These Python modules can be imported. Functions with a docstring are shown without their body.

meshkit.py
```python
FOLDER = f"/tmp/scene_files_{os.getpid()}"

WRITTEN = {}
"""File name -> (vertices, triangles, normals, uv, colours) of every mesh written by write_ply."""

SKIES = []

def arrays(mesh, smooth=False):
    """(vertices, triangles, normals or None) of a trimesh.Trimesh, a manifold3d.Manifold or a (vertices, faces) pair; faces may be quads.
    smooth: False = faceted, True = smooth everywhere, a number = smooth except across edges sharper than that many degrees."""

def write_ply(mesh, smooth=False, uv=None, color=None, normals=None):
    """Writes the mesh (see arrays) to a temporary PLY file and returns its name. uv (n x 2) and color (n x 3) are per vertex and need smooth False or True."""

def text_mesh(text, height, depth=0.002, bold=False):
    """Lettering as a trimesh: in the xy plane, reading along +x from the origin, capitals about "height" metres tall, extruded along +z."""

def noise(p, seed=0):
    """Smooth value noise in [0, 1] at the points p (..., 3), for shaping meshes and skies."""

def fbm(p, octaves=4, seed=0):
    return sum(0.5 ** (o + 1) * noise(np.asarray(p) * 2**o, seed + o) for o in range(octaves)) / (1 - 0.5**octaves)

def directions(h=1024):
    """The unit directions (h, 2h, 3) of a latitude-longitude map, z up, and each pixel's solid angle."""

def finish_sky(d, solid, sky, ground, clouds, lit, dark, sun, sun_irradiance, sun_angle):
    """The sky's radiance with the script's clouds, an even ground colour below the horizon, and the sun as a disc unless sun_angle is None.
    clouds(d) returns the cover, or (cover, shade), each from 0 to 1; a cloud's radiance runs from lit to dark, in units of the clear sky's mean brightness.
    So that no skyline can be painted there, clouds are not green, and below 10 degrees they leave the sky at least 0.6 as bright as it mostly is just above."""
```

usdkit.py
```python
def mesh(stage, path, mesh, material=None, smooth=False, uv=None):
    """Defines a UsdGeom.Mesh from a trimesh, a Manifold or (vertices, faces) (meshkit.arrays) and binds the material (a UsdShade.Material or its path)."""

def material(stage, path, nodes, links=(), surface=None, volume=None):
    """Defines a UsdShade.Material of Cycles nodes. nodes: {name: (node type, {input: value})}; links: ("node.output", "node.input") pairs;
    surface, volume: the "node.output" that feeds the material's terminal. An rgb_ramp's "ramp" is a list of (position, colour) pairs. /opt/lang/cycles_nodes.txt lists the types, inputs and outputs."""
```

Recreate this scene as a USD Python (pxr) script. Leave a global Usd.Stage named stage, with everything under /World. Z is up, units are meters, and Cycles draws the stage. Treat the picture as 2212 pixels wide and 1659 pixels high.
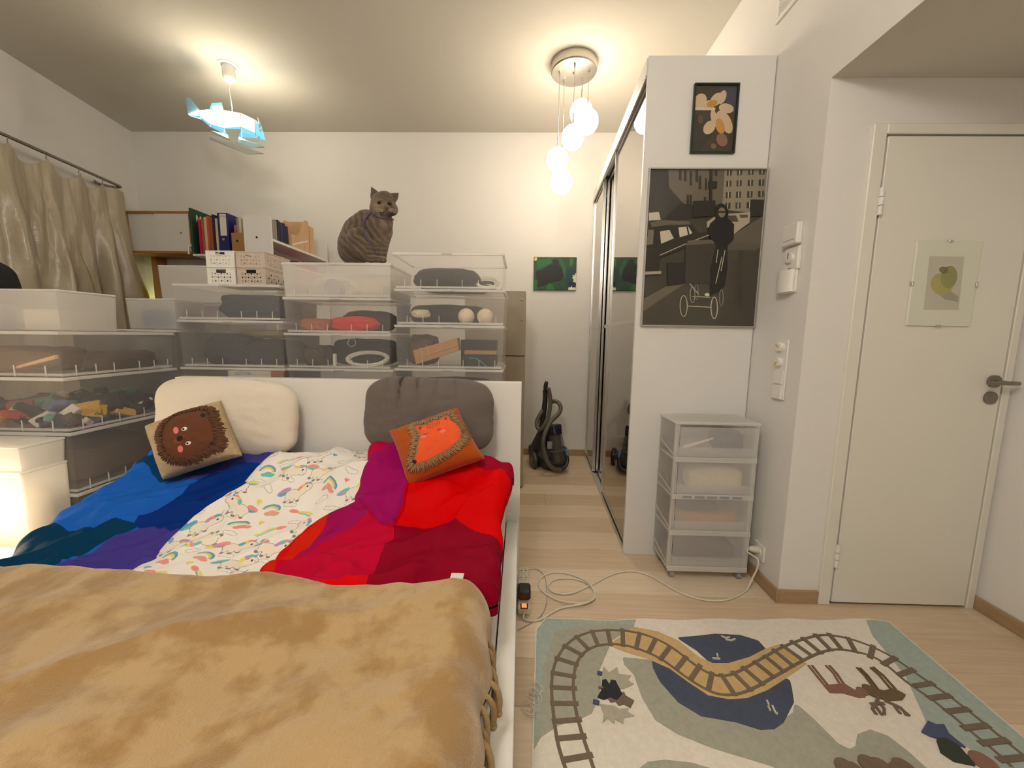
import math, numpy as np, trimesh, manifold3d, shapely, shapely.affinity, usdkit, meshkit
from shapely.geometry import Polygon, LineString, Point, box as sbox
from shapely.ops import unary_union
from pxr import Usd, UsdGeom, UsdLux, UsdShade, Gf, Sdf, Vt

stage = Usd.Stage.CreateInMemory()
UsdGeom.SetStageUpAxis(stage, UsdGeom.Tokens.z)
UsdGeom.SetStageMetersPerUnit(stage, 1.0)
WORLD = UsdGeom.Xform.Define(stage, '/World')
LOOKS = UsdGeom.Scope.Define(stage, '/World/Looks')

# ------------------------------------------------------------------ camera, sky, lights, exposure
EYE = np.array([0.0, 0.0, 1.195])
FPX, CX, CY = 840.0, 1106.0, 829.5
PITCH, ROLL, YAW = math.radians(7.0), math.radians(0.8), math.radians(-1.3)
_f = np.array([math.sin(YAW) * math.cos(PITCH), math.cos(YAW) * math.cos(PITCH), -math.sin(PITCH)])
_r = np.array([math.cos(YAW), -math.sin(YAW), 0.0])
_u = np.cross(_r, _f)
RT = math.cos(ROLL) * _r + math.sin(ROLL) * _u
UP = -math.sin(ROLL) * _r + math.cos(ROLL) * _u
FW = _f
cam = UsdGeom.Camera.Define(stage, '/World/camera')
cam.CreateHorizontalApertureAttr(36.0)
cam.CreateVerticalApertureAttr(27.0)
cam.CreateFocalLengthAttr(36.0 * FPX / 2212)
cam.CreateClippingRangeAttr(Gf.Vec2f(0.02, 100))
cam.AddTransformOp().Set(Gf.Matrix4d(*RT, 0, *UP, 0, *(-FW), 0, *EYE, 1))
cam.CreateExposureAttr(0.74)

WARM = (1.0, 0.80, 0.585)
def lamp_light(kind, path, pos, radius, intensity, color):
    l = kind.Define(stage, path)
    l.CreateRadiusAttr(radius); l.CreateIntensityAttr(intensity); l.CreateColorAttr(Gf.Vec3f(*color))
    l.CreateNormalizeAttr(False)
    l.AddTranslateOp().Set(Gf.Vec3d(*pos))
    return l
# the lamps' strengths: five glass globes, the bulb in the aeroplane, the bedside lamp at the left, the desk light under the wall cabinet, an added, unseen fill lamp behind the camera
GLOBE_E, PLANE_E, PLANE_BULB, BEDSIDE_E, DESK_E, FILL_E = 15.8, 9.5, 150.0, 18.0, 16.0, 28.5

def at(px, py, x=None, y=None, z=None):
    """the point of the room at which the line of sight through a point of the photograph meets a plane"""
    d = RT * (px - CX) / FPX - UP * (py - CY) / FPX + FW
    t = (x - EYE[0]) / d[0] if x is not None else (y - EYE[1]) / d[1] if y is not None else (z - EYE[2]) / d[2]
    return EYE + t * d

# ------------------------------------------------------------------ helpers
def lin(*c):
    c = np.array(c, float) / 255
    return tuple(np.where(c <= 0.04045, c / 12.92, ((c + 0.055) / 1.055) ** 2.4))

USED, BASE = {}, {}
def unique(parent, name):
    n = USED.get((parent, name), 0)
    USED[(parent, name)] = n + 1
    return f'{parent}/{name}' if n == 0 else f'{parent}/{name}_{n:03d}'

def setd(prim, label=None, cat=None, group=None, kind=None):
    for k, v in (('label', label), ('category', cat), ('group', group), ('kind', kind)):
        if v:
            prim.SetCustomDataByKey(k, v)

def thing(name, label=None, cat=None, loc=(0, 0, 0), group=None, kind=None):
    path = unique('/World', name)
    x = UsdGeom.Xform.Define(stage, path)
    x.AddTranslateOp().Set(Gf.Vec3d(*map(float, loc)))
    BASE[path] = np.array(loc, float)
    setd(x.GetPrim(), label, cat, group, kind)
    return path

def obj(name, mesh, material, parent='/World', smooth=False, label=None, cat=None, group=None, kind=None, colors=None):
    path = unique(parent, name)
    root = '/'.join(path.split('/')[:3])
    base = BASE.get(root)
    if isinstance(mesh, list):
        mesh = cat_(mesh)
    v, f, n = meshkit.arrays(mesh, smooth)
    if base is None:                      # a top-level mesh gets its origin at its base
        base = np.array([(v[:, 0].min() + v[:, 0].max()) / 2, (v[:, 1].min() + v[:, 1].max()) / 2, v[:, 2].min()])
        BASE[path] = base
        m = usdkit.mesh(stage, path, (v - base, f), None)
        m.AddTranslateOp().Set(Gf.Vec3d(*map(float, base)))
    else:
        m = usdkit.mesh(stage, path, (v - base, f), None)
    if n is not None:
        m.CreateNormalsAttr(Vt.Vec3fArray.FromNumpy(n.astype(np.float32))); m.SetNormalsInterpolation('vertex')
    UsdShade.MaterialBindingAPI.Apply(m.GetPrim()).Bind(UsdShade.Material.Get(stage, f'/World/Looks/{material}'))
    if colors is not None:
        UsdGeom.PrimvarsAPI(m).CreatePrimvar('Col', Sdf.ValueTypeNames.Color3fArray, 'vertex').Set(Vt.Vec3fArray.FromNumpy(np.asarray(colors, np.float32)))
    setd(m.GetPrim(), label, cat, group, kind)
    return path

def cat_(ms):
    return trimesh.util.concatenate([m if isinstance(m, trimesh.Trimesh) else trimesh.Trimesh(*m, process=False) for m in ms])

def bx(x0, x1, y0, y1, z0, z1, b=0.0):
    if x1 < x0: x0, x1 = x1, x0
    if y1 < y0: y0, y1 = y1, y0
    if z1 < z0: z0, z1 = z1, z0
    if b <= 0:
        m = trimesh.creation.box([x1 - x0, y1 - y0, z1 - z0]); m.apply_translation([(x0 + x1) / 2, (y0 + y1) / 2, (z0 + z1) / 2]); return m
    b = min(b, (x1 - x0) * .45, (y1 - y0) * .45, (z1 - z0) * .45)
    p = []
    for sx, a, A in ((1, x0, 0), (-1, x1, 0)):
        for sy, c in ((1, y0), (-1, y1)):
            for sz, e in ((1, z0), (-1, z1)):
                p += [(a, c + sy * b, e + sz * b), (a + sx * b, c, e + sz * b), (a + sx * b, c + sy * b, e)]
    return trimesh.Trimesh(np.array(p)).convex_hull

def hexa(p):
    """a solid from eight corners: bottom ring of four, top ring of four"""
    return trimesh.Trimesh(np.array(p, float)).convex_hull

def tube(pts, r, sides=10, smooth_n=0):
    p = np.array(pts, float)
    rr = np.broadcast_to(np.asarray(r, float), (len(p),)).copy()
    if smooth_n:
        t = np.r_[0, np.cumsum(np.linalg.norm(np.diff(p, axis=0), axis=1) + 1e-9)]
        from scipy.interpolate import CubicSpline, PchipInterpolator
        tt = np.linspace(0, t[-1], smooth_n)
        p = CubicSpline(t, p)(tt); rr = PchipInterpolator(t, rr)(tt)
    t = np.gradient(p, axis=0); t /= np.linalg.norm(t, axis=1, keepdims=True) + 1e-12
    a = np.cross(t[0], [0, 0, 1.0] if abs(t[0][2]) < .9 else [1.0, 0, 0]); a /= np.linalg.norm(a)
    A = []
    for i in range(len(p)):
        a = a - t[i] * (a @ t[i]); a /= np.linalg.norm(a) + 1e-12; A.append(a)
    A = np.array(A); B = np.cross(t, A)
    g = np.arange(sides) * 2 * math.pi / sides
    v = (p[:, None] + rr[:, None, None] * (np.cos(g)[None, :, None] * A[:, None] + np.sin(g)[None, :, None] * B[:, None])).reshape(-1, 3)
    i, j = np.meshgrid(np.arange(len(p) - 1), np.arange(sides), indexing='ij')
    q = np.stack([i * sides + j, i * sides + (j + 1) % sides, (i + 1) * sides + (j + 1) % sides, (i + 1) * sides + j], -1).reshape(-1, 4)
    f = np.vstack([q[:, [0, 1, 2]], q[:, [0, 2, 3]]])
    n = len(v); v = np.vstack([v, p[0], p[-1]])
    j = np.arange(sides); k = (j + 1) % sides; e = (len(p) - 1) * sides
    f = np.vstack([f, np.stack([np.full(sides, n), k, j], 1), np.stack([np.full(sides, n + 1), e + j, e + k], 1)])
    return trimesh.Trimesh(v, f, process=False)

def lathe(profile, c=(0, 0, 0), axis=(0, 0, 1), n=32):
    """profile: (radius, height) pairs; axis the direction of height, c its origin"""
    pr = np.array(profile, float); ax = np.array(axis, float); ax /= np.linalg.norm(ax)
    a = np.cross(ax, [0, 1, 0] if abs(ax[1]) < .9 else [1, 0, 0]); a /= np.linalg.norm(a); b = np.cross(ax, a)
    g = np.arange(n) * 2 * math.pi / n
    v = (np.array(c) + pr[:, 1, None, None] * ax + pr[:, 0, None, None] * (np.cos(g)[:, None] * a + np.sin(g)[:, None] * b)[None]).reshape(-1, 3)
    m = len(pr)
    i, j = np.meshgrid(np.arange(m - 1), np.arange(n), indexing='ij')
    q = np.stack([i * n + j, i * n + (j + 1) % n, (i + 1) * n + (j + 1) % n, (i + 1) * n + j], -1).reshape(-1, 4)
    f = np.vstack([q[:, [0, 1, 2]], q[:, [0, 2, 3]]])
    k = len(v); v = np.vstack([v, np.array(c) + pr[0, 1] * ax, np.array(c) + pr[-1, 1] * ax])
    j = np.arange(n); l = (j + 1) % n
    f = np.vstack([f, np.stack([np.full(n, k), l, j], 1), np.stack([np.full(n, k + 1), (m - 1) * n + j, (m - 1) * n + l], 1)])
    return trimesh.Trimesh(v, f, process=False)

def cyl(p0, p1, r, n=16):
    p0, p1 = np.array(p0, float), np.array(p1, float)
    return lathe([(r, 0), (r, np.linalg.norm(p1 - p0))], p0, p1 - p0, n)

def sphere(c, r, sub=2, sc=(1, 1, 1)):
    m = trimesh.creation.icosphere(sub, 1.0); m.apply_scale(np.array(sc) * r); m.apply_translation(c); return m

def sheet(poly, o, ux, uy, depth, back=0.0):
    """a shapely polygon (in metres along ux, uy from o) as a plate that stands proud by depth along ux x uy"""
    if not poly.is_valid: poly = poly.buffer(0)
    n = np.cross(ux, uy); out = []
    for g in getattr(poly, 'geoms', [poly]):
        if g.geom_type != 'Polygon' or g.area < 1e-9: continue
        m = trimesh.creation.extrude_polygon(g, depth + back, engine='earcut')
        v = np.array(m.vertices)
        out.append(trimesh.Trimesh(np.array(o) + v[:, :1] * ux + v[:, 1:2] * uy + (v[:, 2:] - back) * n, m.faces, process=False))
    return cat_(out)

def hull(spheres, n=24):
    """the convex hull of spheres (centre, radius) as a manifold"""
    return manifold3d.Manifold.batch_hull([manifold3d.Manifold.sphere(r, n).translate(list(map(float, c))) for c, r in spheres])

def grid_faces(n, m):
    i, j = np.meshgrid(np.arange(n - 1), np.arange(m - 1), indexing='ij')
    q = np.stack([i * m + j, (i + 1) * m + j, (i + 1) * m + j + 1, i * m + j + 1], -1).reshape(-1, 4)
    return np.vstack([q[:, [0, 1, 2]], q[:, [0, 2, 3]]])

def smoothstep(a, b, x):
    t = np.clip((np.asarray(x, float) - a) / (b - a), 0, 1); return t * t * (3 - 2 * t)

# ------------------------------------------------------------------ materials
def mat(name, col=(.8, .8, .8), rough=.5, metal=0., spec=.5, noise=None, bump=None, attr=False, sheen=0., emit=None, sub=None, coat=0., stretch=None, aniso=0.):
    """noise: (scale, second colour, contrast low, high); bump: (scale, distance)"""
    n = {'p': ('principled_bsdf', {'base_color': col, 'roughness': rough, 'metallic': metal, 'specular_ior_level': spec, 'sheen_weight': sheen, 'coat_weight': coat, 'anisotropic': aniso})}
    l = []
    if noise or bump:
        n['tc'] = ('texture_coordinate', {})
        src = 'tc.object'
        if stretch:
            n['mp'] = ('mapping', {'scale': stretch}); l.append(('tc.object', 'mp.vector')); src = 'mp.vector'
    if noise:
        sc, c2, lo, hi = noise
        n['nt'] = ('noise_texture', {'scale': sc, 'detail': 4.0, 'roughness': .6})
        n['rp'] = ('rgb_ramp', {'ramp': [(lo, col), (hi, c2)]})
        l += [(src, 'nt.vector'), ('nt.fac', 'rp.fac'), ('rp.color', 'p.base_color')]
    if attr:
        n['at'] = ('attribute', {'attribute': 'Col'}); l.append(('at.color', 'p.base_color'))
    if bump:
        n['bt'] = ('noise_texture', {'scale': bump[0], 'detail': 3.0})
        n['bp'] = ('bump', {'distance': bump[1], 'strength': 1.0})
        l += [(src, 'bt.vector'), ('bt.fac', 'bp.height'), ('bp.normal', 'p.normal')]
    if emit:
        n['p'][1].update({'emission_color': emit[0], 'emission_strength': emit[1]})
    surf = 'p.BSDF'
    if sub:   # thin translucent cloth or shade: part of the light goes through
        n['tr'] = ('translucent_bsdf', {'color': sub[0]}); n['mx'] = ('mix_closure', {'fac': sub[1]})
        l += [('p.BSDF', 'mx.closure1'), ('tr.BSDF', 'mx.closure2')]; surf = 'mx.closure'
    usdkit.material(stage, f'/World/Looks/{name}', n, l, surface=surf)
    return name

def clear(name, through, tint=(1, 1, 1), col=(.82, .82, .8), rough=.25, transl=.35):
    """see-through plastic: most light passes straight, the rest is scattered by the milky plastic or reflected"""
    usdkit.material(stage, f'/World/Looks/{name}', {
        't': ('transparent_bsdf', {'color': tint}),
        'p': ('principled_bsdf', {'base_color': col, 'roughness': rough, 'specular_ior_level': .5}),
        'tr': ('translucent_bsdf', {'color': col}),
        'm1': ('mix_closure', {'fac': transl}), 'm2': ('mix_closure', {'fac': 1 - through})},
        [('p.BSDF', 'm1.closure1'), ('tr.BSDF', 'm1.closure2'), ('t.BSDF', 'm2.closure1'), ('m1.closure', 'm2.closure2')], surface='m2.closure')
    return name

def glow(name, color, strength):
    usdkit.material(stage, f'/World/Looks/{name}', {'e': ('emission', {'color': color, 'strength': strength})}, [], surface='e.emission')
    return name

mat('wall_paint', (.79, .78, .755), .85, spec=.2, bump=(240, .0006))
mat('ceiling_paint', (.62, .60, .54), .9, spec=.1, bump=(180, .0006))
mat('white_gloss', (.80, .79, .76), .35)
mat('white_satin', (.80, .79, .765), .45)
mat('white_plastic', (.82, .81, .77), .35)
mat('closet_white', (.76, .755, .74), .4)
mat('alu', (.62, .61, .59), .3, metal=1.0)
mat('brushed_steel', (.55, .52, .47), .32, metal=1.0, aniso=.6)
mat('dark_metal', (.26, .235, .20), .4, metal=.8)
mat('bronze_mirror', (.42, .40, .365), .015, metal=1.0)
mat('black', (.012, .012, .013), .45)
mat('dark_gap', (.03, .026, .022), .9)
mat('oak_trim', lin(178, 152, 120), .5, noise=(6, lin(156, 128, 94), .3, .75), stretch=(1, 1, 8))
for i, (a, b) in enumerate((((228, 210, 184), (214, 193, 165)), ((222, 202, 175), (205, 183, 154)), ((234, 217, 193), (219, 199, 173)), ((216, 195, 167), (200, 177, 148)))):
    mat(f'oak_{i}', lin(*a), .42, noise=(5, lin(*b), .3, .72), stretch=(.6, 14, 6), bump=(30, .0003))
# ------------------------------------------------------------------ the room
RX, BY, CZ, SZ, DY = 1.195, 3.86, 3.07, 2.215, 1.685     # right wall, back wall, ceiling, alcove ceiling, door wall
YB = -1.7
def LW(y): return -3.73 + (BY - y) * 0.17                 # the left wall runs slightly askew
def struct(name, mesh, material, parent='/World', smooth=False):
    return obj(name, mesh, material, parent, smooth, kind='structure' if parent == '/World' else None)

fl = thing('floor', kind='structure')
rng = np.random.default_rng(3)
obj('subfloor', bx(-3.9, 2.2, YB - .1, 3.98, -.06, -.013), 'dark_gap', fl)
pw, yk, row = .192, YB - .05, 0
while yk < 3.95:
    x = -3.9 - rng.uniform(0, 1.8)
    if abs(yk - 1.37) < .1: x = -3.0 - .0
    while x < 2.2:
        L = 2.2
        a, b = max(x, -3.9), min(x + L, 2.2)
        if b - a > .05:
            obj('plank', bx(a + .0006, b - .0006, yk + .0006, yk + pw - .0006, -.013, 0, .0012), f'oak_{rng.integers(4)}', fl)
        x += L
    yk += pw; row += 1

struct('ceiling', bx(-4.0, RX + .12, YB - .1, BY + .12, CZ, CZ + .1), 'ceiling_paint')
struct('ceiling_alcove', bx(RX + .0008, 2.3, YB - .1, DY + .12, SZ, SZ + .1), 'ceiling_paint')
struct('wall_back', bx(-4.0, 2.3, BY, BY + .12, 0, CZ), 'wall_paint')
struct('wall_rear', bx(-4.0, 2.3, YB - .12, YB, 0, CZ), 'wall_paint')
y0, y1 = YB - .12, BY + .1
struct('wall_left', hexa([(LW(y0) - .12, y0, 0), (LW(y0), y0, 0), (LW(y1), y1, 0), (LW(y1) - .12, y1, 0)] + [(LW(y0) - .12, y0, CZ), (LW(y0), y0, CZ), (LW(y1), y1, CZ), (LW(y1) - .12, y1, CZ)]), 'wall_paint')
struct('wall_right', [bx(RX, RX + .1, DY + .0015, BY, 0, CZ), bx(RX, RX + .1, YB, DY + .0015, SZ + .0015, CZ)], 'wall_paint')
DX0, DX1, DZ = 1.372, 2.062, 2.045                        # outer edges of the door frame
struct('wall_door', [bx(RX + .0008, DX0 + .02, DY, DY + .11, 0, SZ), bx(DX1 - .02, 2.3, DY, DY + .11, 0, SZ), bx(DX0 + .02, DX1 - .02, DY, DY + .11, DZ - .02, SZ)], 'wall_paint')
struct('wall_alcove', bx(2.075, 2.19, YB, DY, 0, SZ), 'wall_paint')
struct('baseboard_back', bx(-3.7, .7, BY - .013, BY, 0, .062, .002), 'oak_trim')
struct('baseboard_right', bx(RX - .013, RX, DY - .013, 2.04, 0, .062, .002), 'oak_trim')
struct('baseboard_door', bx(RX, DX0 - .001, DY - .013, DY, 0, .062, .002), 'oak_trim')
struct('baseboard_alcove', [bx(2.062, 2.075, YB, DY - .013, 0, .062, .002), bx(DX1 + .001, 2.075, DY - .013, DY, 0, .062, .002)], 'oak_trim')

# door in the alcove
mat('door_white', (.78, .765, .70), .38)
d = thing('door_1', loc=(1.72, DY, 0), kind='structure')
fw = .052
obj('door_frame', bx(DX0, DX0 + fw, DY - .014, DY + .1, 0, DZ, .003), 'door_white', d)
obj('door_frame', bx(DX1 - fw + .02, DX1, DY - .014, DY + .1, 0, DZ, .003), 'door_white', d)
obj('door_frame', bx(DX0 + fw + .0002, DX1 - fw + .0198, DY - .014, DY + .1, DZ - fw + .014, DZ, .003), 'door_white', d)
obj('rebate', bx(DX0 + fw - .004, DX1 - fw + .024, DY + .032, DY + .05, 0, DZ - fw + .016), 'dark_gap', d)
lx0, lx1 = DX0 + fw + .009, DX1 - fw + .014
obj('door_leaf', bx(lx0, lx1, DY - .011, DY + .03, .012, DZ - fw + .006, .002), 'door_white', d)
obj('threshold', bx(DX0 + fw, DX1 - fw, DY, DY + .09, 0, .004), 'dark_metal', d)
for hz in (1.75, .24):
    h = obj('hinge', [cyl((lx0 - .008, DY - .02, hz - .052), (lx0 - .008, DY - .02, hz - .018), .0085), cyl((lx0 - .008, DY - .02, hz - .015), (lx0 - .008, DY - .02, hz + .015), .0092), cyl((lx0 - .008, DY - .02, hz + .018), (lx0 - .008, DY - .02, hz + .052), .0085)], 'white_satin', d, smooth=40)
hx = 1.985
hd = obj('handle', [cyl((hx, DY - .011, 1.035), (hx, DY - .022, 1.035), .026, 28), cyl((hx, DY - .02, 1.034), (hx, DY - .058, 1.034), .008), tube([(hx + .052, DY - .056, 1.031), (hx, DY - .06, 1.032), (hx - .07, DY - .058, 1.031)], [.0085, .0085, .008], 12)], 'dark_metal', d, smooth=40)
obj('lock_cover', cyl((hx - .003, DY - .011, .965), (hx - .003, DY - .019, .965), .027, 28), 'dark_metal', d, smooth=40)

# ------------------------------------------------------------------ wardrobe with sliding mirror doors
def CL(u, v, z): return np.array([.586 + u + .037 * v, 2.05 + v, z])   # u across the depth of the wardrobe, v along it
def cbox(u0, u1, v0, v1, z0, z1): return hexa([CL(u, v, z) for z in (z0, z1) for u, v in ((u0, v0), (u1, v0), (u1, v1), (u0, v1))])
CH = 2.535
w = thing('wardrobe', 'tall white wardrobe with smoked mirror sliding doors, pictures hang on its end panel', 'wardrobe', CL(.3, .9, 0))
obj('end_panel', bx(.586, RX - .005, 2.05, 2.069, 0, CH, .001), 'closet_white', w)
obj('top_panel', cbox(.0, .53, .02, 1.79, CH - .02, CH), 'closet_white', w)
obj('back_panel', bx(RX - .012, RX - .002, 2.07, 3.85, 0, CH - .02), 'closet_white', w)
obj('fascia', cbox(-.004, .016, .019, 1.79, CH - .075, CH - .0), 'white_satin', w)
obj('track', [cbox(.016, .1, .02, 1.785, CH - .06, CH - .02), cbox(-.006, .0, .019, 1.79, CH - .09, CH - .075)], 'alu', w)
obj('floor_track', [cbox(.002, .085, .02, 1.785, 0.0, .018), cbox(.002, .008, .02, 1.785, .018, .03)], 'alu', w)
obj('divider', cbox(.1, .5, .88, .9, .02, CH - .03), 'closet_white', w)
for (v0, v1, u) in ((.022, .80, .012), (.765, 1.30, .048), (1.265, 1.782, .012)):
    dd = obj('sliding_door', cbox(u + .003, u + .011, v0 + .012, v1 - .012, .055, CH - .1), 'bronze_mirror', w, label='smoked mirror sliding door')
    for a in (v0, v1 - .022):
        obj('stile', [cbox(u - .006, u + .018, a, a + .022, .03, CH - .075)], 'alu', dd)
    obj('rail', cbox(u, u + .014, v0 + .02, v1 - .02, .03, .06), 'alu', dd)
    obj('rail', cbox(u, u + .014, v0 + .02, v1 - .02, CH - .1, CH - .08), 'alu', dd)
    obj('rail', cbox(u + .0, u + .012, v0 + .02, v1 - .02, 1.272, 1.298), 'alu', dd)

# ventilation grille high on the right wall
g = thing('air_vent', 'white slatted air vent high on the wall above the wardrobe', 'vent', (RX, 1.9, 2.72))
vy0, vy1, vz0, vz1 = 1.45, 2.08, 2.685, 2.885
obj('frame', [bx(RX - .012, RX - .0005, vy0, vy1, vz0, vz0 + .022, .002), bx(RX - .012, RX - .0005, vy0, vy1, vz1 - .022, vz1, .002), bx(RX - .012, RX - .0005, vy0, vy0 + .022, vz0 + .022, vz1 - .022, .001), bx(RX - .012, RX - .0005, vy1 - .022, vy1, vz0 + .022, vz1 - .022, .001)], 'white_satin', g)
obj('duct', bx(RX - .002, RX - .0005, vy0 + .02, vy1 - .02, vz0 + .02, vz1 - .02), 'dark_gap', g)
for k in range(11):
    z = vz0 + .026 + k * .0148
    obj('slat', hexa([(RX - .003, y, z) for y in (vy0 + .02, vy1 - .02)] + [(RX - .012, y, z + .006) for y in (vy0 + .02, vy1 - .02)] + [(RX - .003, y, z + .003) for y in (vy0 + .02, vy1 - .02)] + [(RX - .012, y, z + .009) for y in (vy0 + .02, vy1 - .02)]), 'white_satin', g)

# ------------------------------------------------------------------ lamps
glow('globe_glow', (1.0, .83, .63), GLOBE_E)
L = thing('pendant_lamp', 'brushed steel ceiling lamp with five glowing white glass globes on wires', 'lamp', (.34, 3.0, CZ))
lc = at(1240, 147, z=CZ - .03)
R0 = .155
obj('canopy', lathe([(.0, 0), (R0, 0), (R0 + .002, -.006), (R0 + .002, -.055), (R0 - .004, -.062), (0, -.062)], (lc[0], lc[1], CZ), n=64), 'brushed_steel', L, smooth=35)
obj('nut', cyl((lc[0], lc[1], CZ - .062), (lc[0], lc[1], CZ - .075), .007), 'brushed_steel', L, smooth=40)
gl = ((1252, 243, 1258, 169, .12), (1271, 263, 1272, 155, .02), (1238, 297, 1242, 138, .1), (1205, 346, 1209, 156, -.08), (1211, 393, 1219, 173, -.02))
for (gx, gy, ax, ay, dy) in gl:
    a = at(ax, ay, z=CZ - .062)
    a = np.array([a[0], np.clip(a[1], lc[1] - .13, lc[1] + .13), CZ - .062])
    c = at(gx, gy, y=a[1]); c[0] = a[0]
    gp = obj('globe', sphere(c, .080 * c[1] / 3.0, 3, (1, 1, 1.06)), 'globe_glow', L, smooth=True, label='glowing white glass globe')
    obj('wire', cyl(a, c + [0, 0, .155], .0022, 8), 'alu', L)
    obj('stem', cyl(c + [0, 0, .155], c + [0, 0, .08], .0042, 10), 'alu', L)
    obj('gland', lathe([(.007, 0), (.007, -.008), (.003, -.03)], a, n=12), 'alu', L)

# aeroplane lamp
mat('shade_white', (.85, .82, .74), .5, emit=((1.0, .84, .62), PLANE_E))
mat('shade_blue', lin(120, 190, 225), .5, emit=(lin(120, 205, 235), .55))
mat('plane_pale', lin(205, 214, 208), .5)
mat('plane_blue', lin(140, 195, 220), .5)
pb = at(493, 140, z=CZ); PC = at(497, 268, y=pb[1])
A = thing('aeroplane_lamp', 'child\'s glowing white and blue seaplane lamp hanging on a cord from the ceiling', 'lamp', (pb[0], pb[1], CZ))
obj('ceiling_rose', lathe([(.0, 0), (.062, 0), (.062, -.006), (.04, -.012), (0, -.012)], (pb[0], pb[1], CZ), n=32), 'white_plastic', A, smooth=40)
obj('cap', lathe([(.0, -.012), (.037, -.012), (.04, -.03), (.04, -.075), (.034, -.1), (.018, -.115), (0, -.118)], (pb[0], pb[1], CZ), n=28), 'white_plastic', A, smooth=40)
obj('cord', tube([(pb[0], pb[1], CZ - .11), (pb[0] - .002, pb[1], CZ - .2), (pb[0] + .006, pb[1], CZ - .3), (PC[0] + .0, pb[1], PC[2] + .02)], .0035, 8, 20), 'white_plastic', A, smooth=True)
def pl(px, py, dy): return at(px, py, y=pb[1] + dy)
PR = pb[1]
# outline of the fuselage in side view: stations (pixel x, top y, belly-seam y, bottom y, half width)
ST = [(406, 246, 248, 249, .008), (431, 238, 251, 256, .032), (452, 236, 267, 274, .05), (482, 237, 276, 289, .066), (520, 244, 273, 297, .07), (551, 259, 287, 298, .055)]
SEC = []
for (px, yt, ys, yb, hw) in ST:
    near, far = -hw, hw
    SEC.append([pl(px, yt, near * .62), pl(px + 1, ys, near), pl(px + 2, ys + (yb - ys) * .55, near * .8), pl(px + 2, yb, far * .5), pl(px + 1, ys, near) + [0, 2 * hw, 0], pl(px, yt, near * .62) + [0, hw * 1.24, 0]])
def panel(q, th=.0025):
    q = np.array(q); n = np.cross(q[1] - q[0], q[3] - q[0]); n = n / np.linalg.norm(n) * th
    v = np.vstack([q, q + n]); m = trimesh.Trimesh(v, [[0, 1, 2], [0, 2, 3], [4, 6, 5], [4, 7, 6]] + sum([[[i, 4 + i, 4 + (i + 1) % 4], [i, 4 + (i + 1) % 4, (i + 1) % 4]] for i in range(4)], []), process=False)
    return m
def shrink(q, k=.97):
    q = np.array(q); return q.mean(0) + (q - q.mean(0)) * k
for i in range(5):
    a, b = SEC[i], SEC[i + 1]
    obj('side_panel', panel(shrink([a[0], b[0], b[1], a[1]])), 'shade_white', A)
    obj('side_panel', panel(shrink([a[5], a[4], b[4], b[5]])), 'shade_white', A)
    obj('belly_panel', panel(shrink([a[1], b[1], b[2], a[2]], .975)), 'shade_blue', A)
    obj('belly_panel', panel(shrink([a[4], a[3], b[3], b[4]], .975)), 'shade_blue', A)
    obj('keel_panel', panel(shrink([a[2], b[2], b[3], a[3]])), 'shade_blue', A)
    if i not in (3,):
        obj('roof_panel', panel(shrink([a[0], a[5], b[5], b[0]])), 'shade_white', A)
mat('seam', lin(250, 222, 184), .6)
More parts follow.
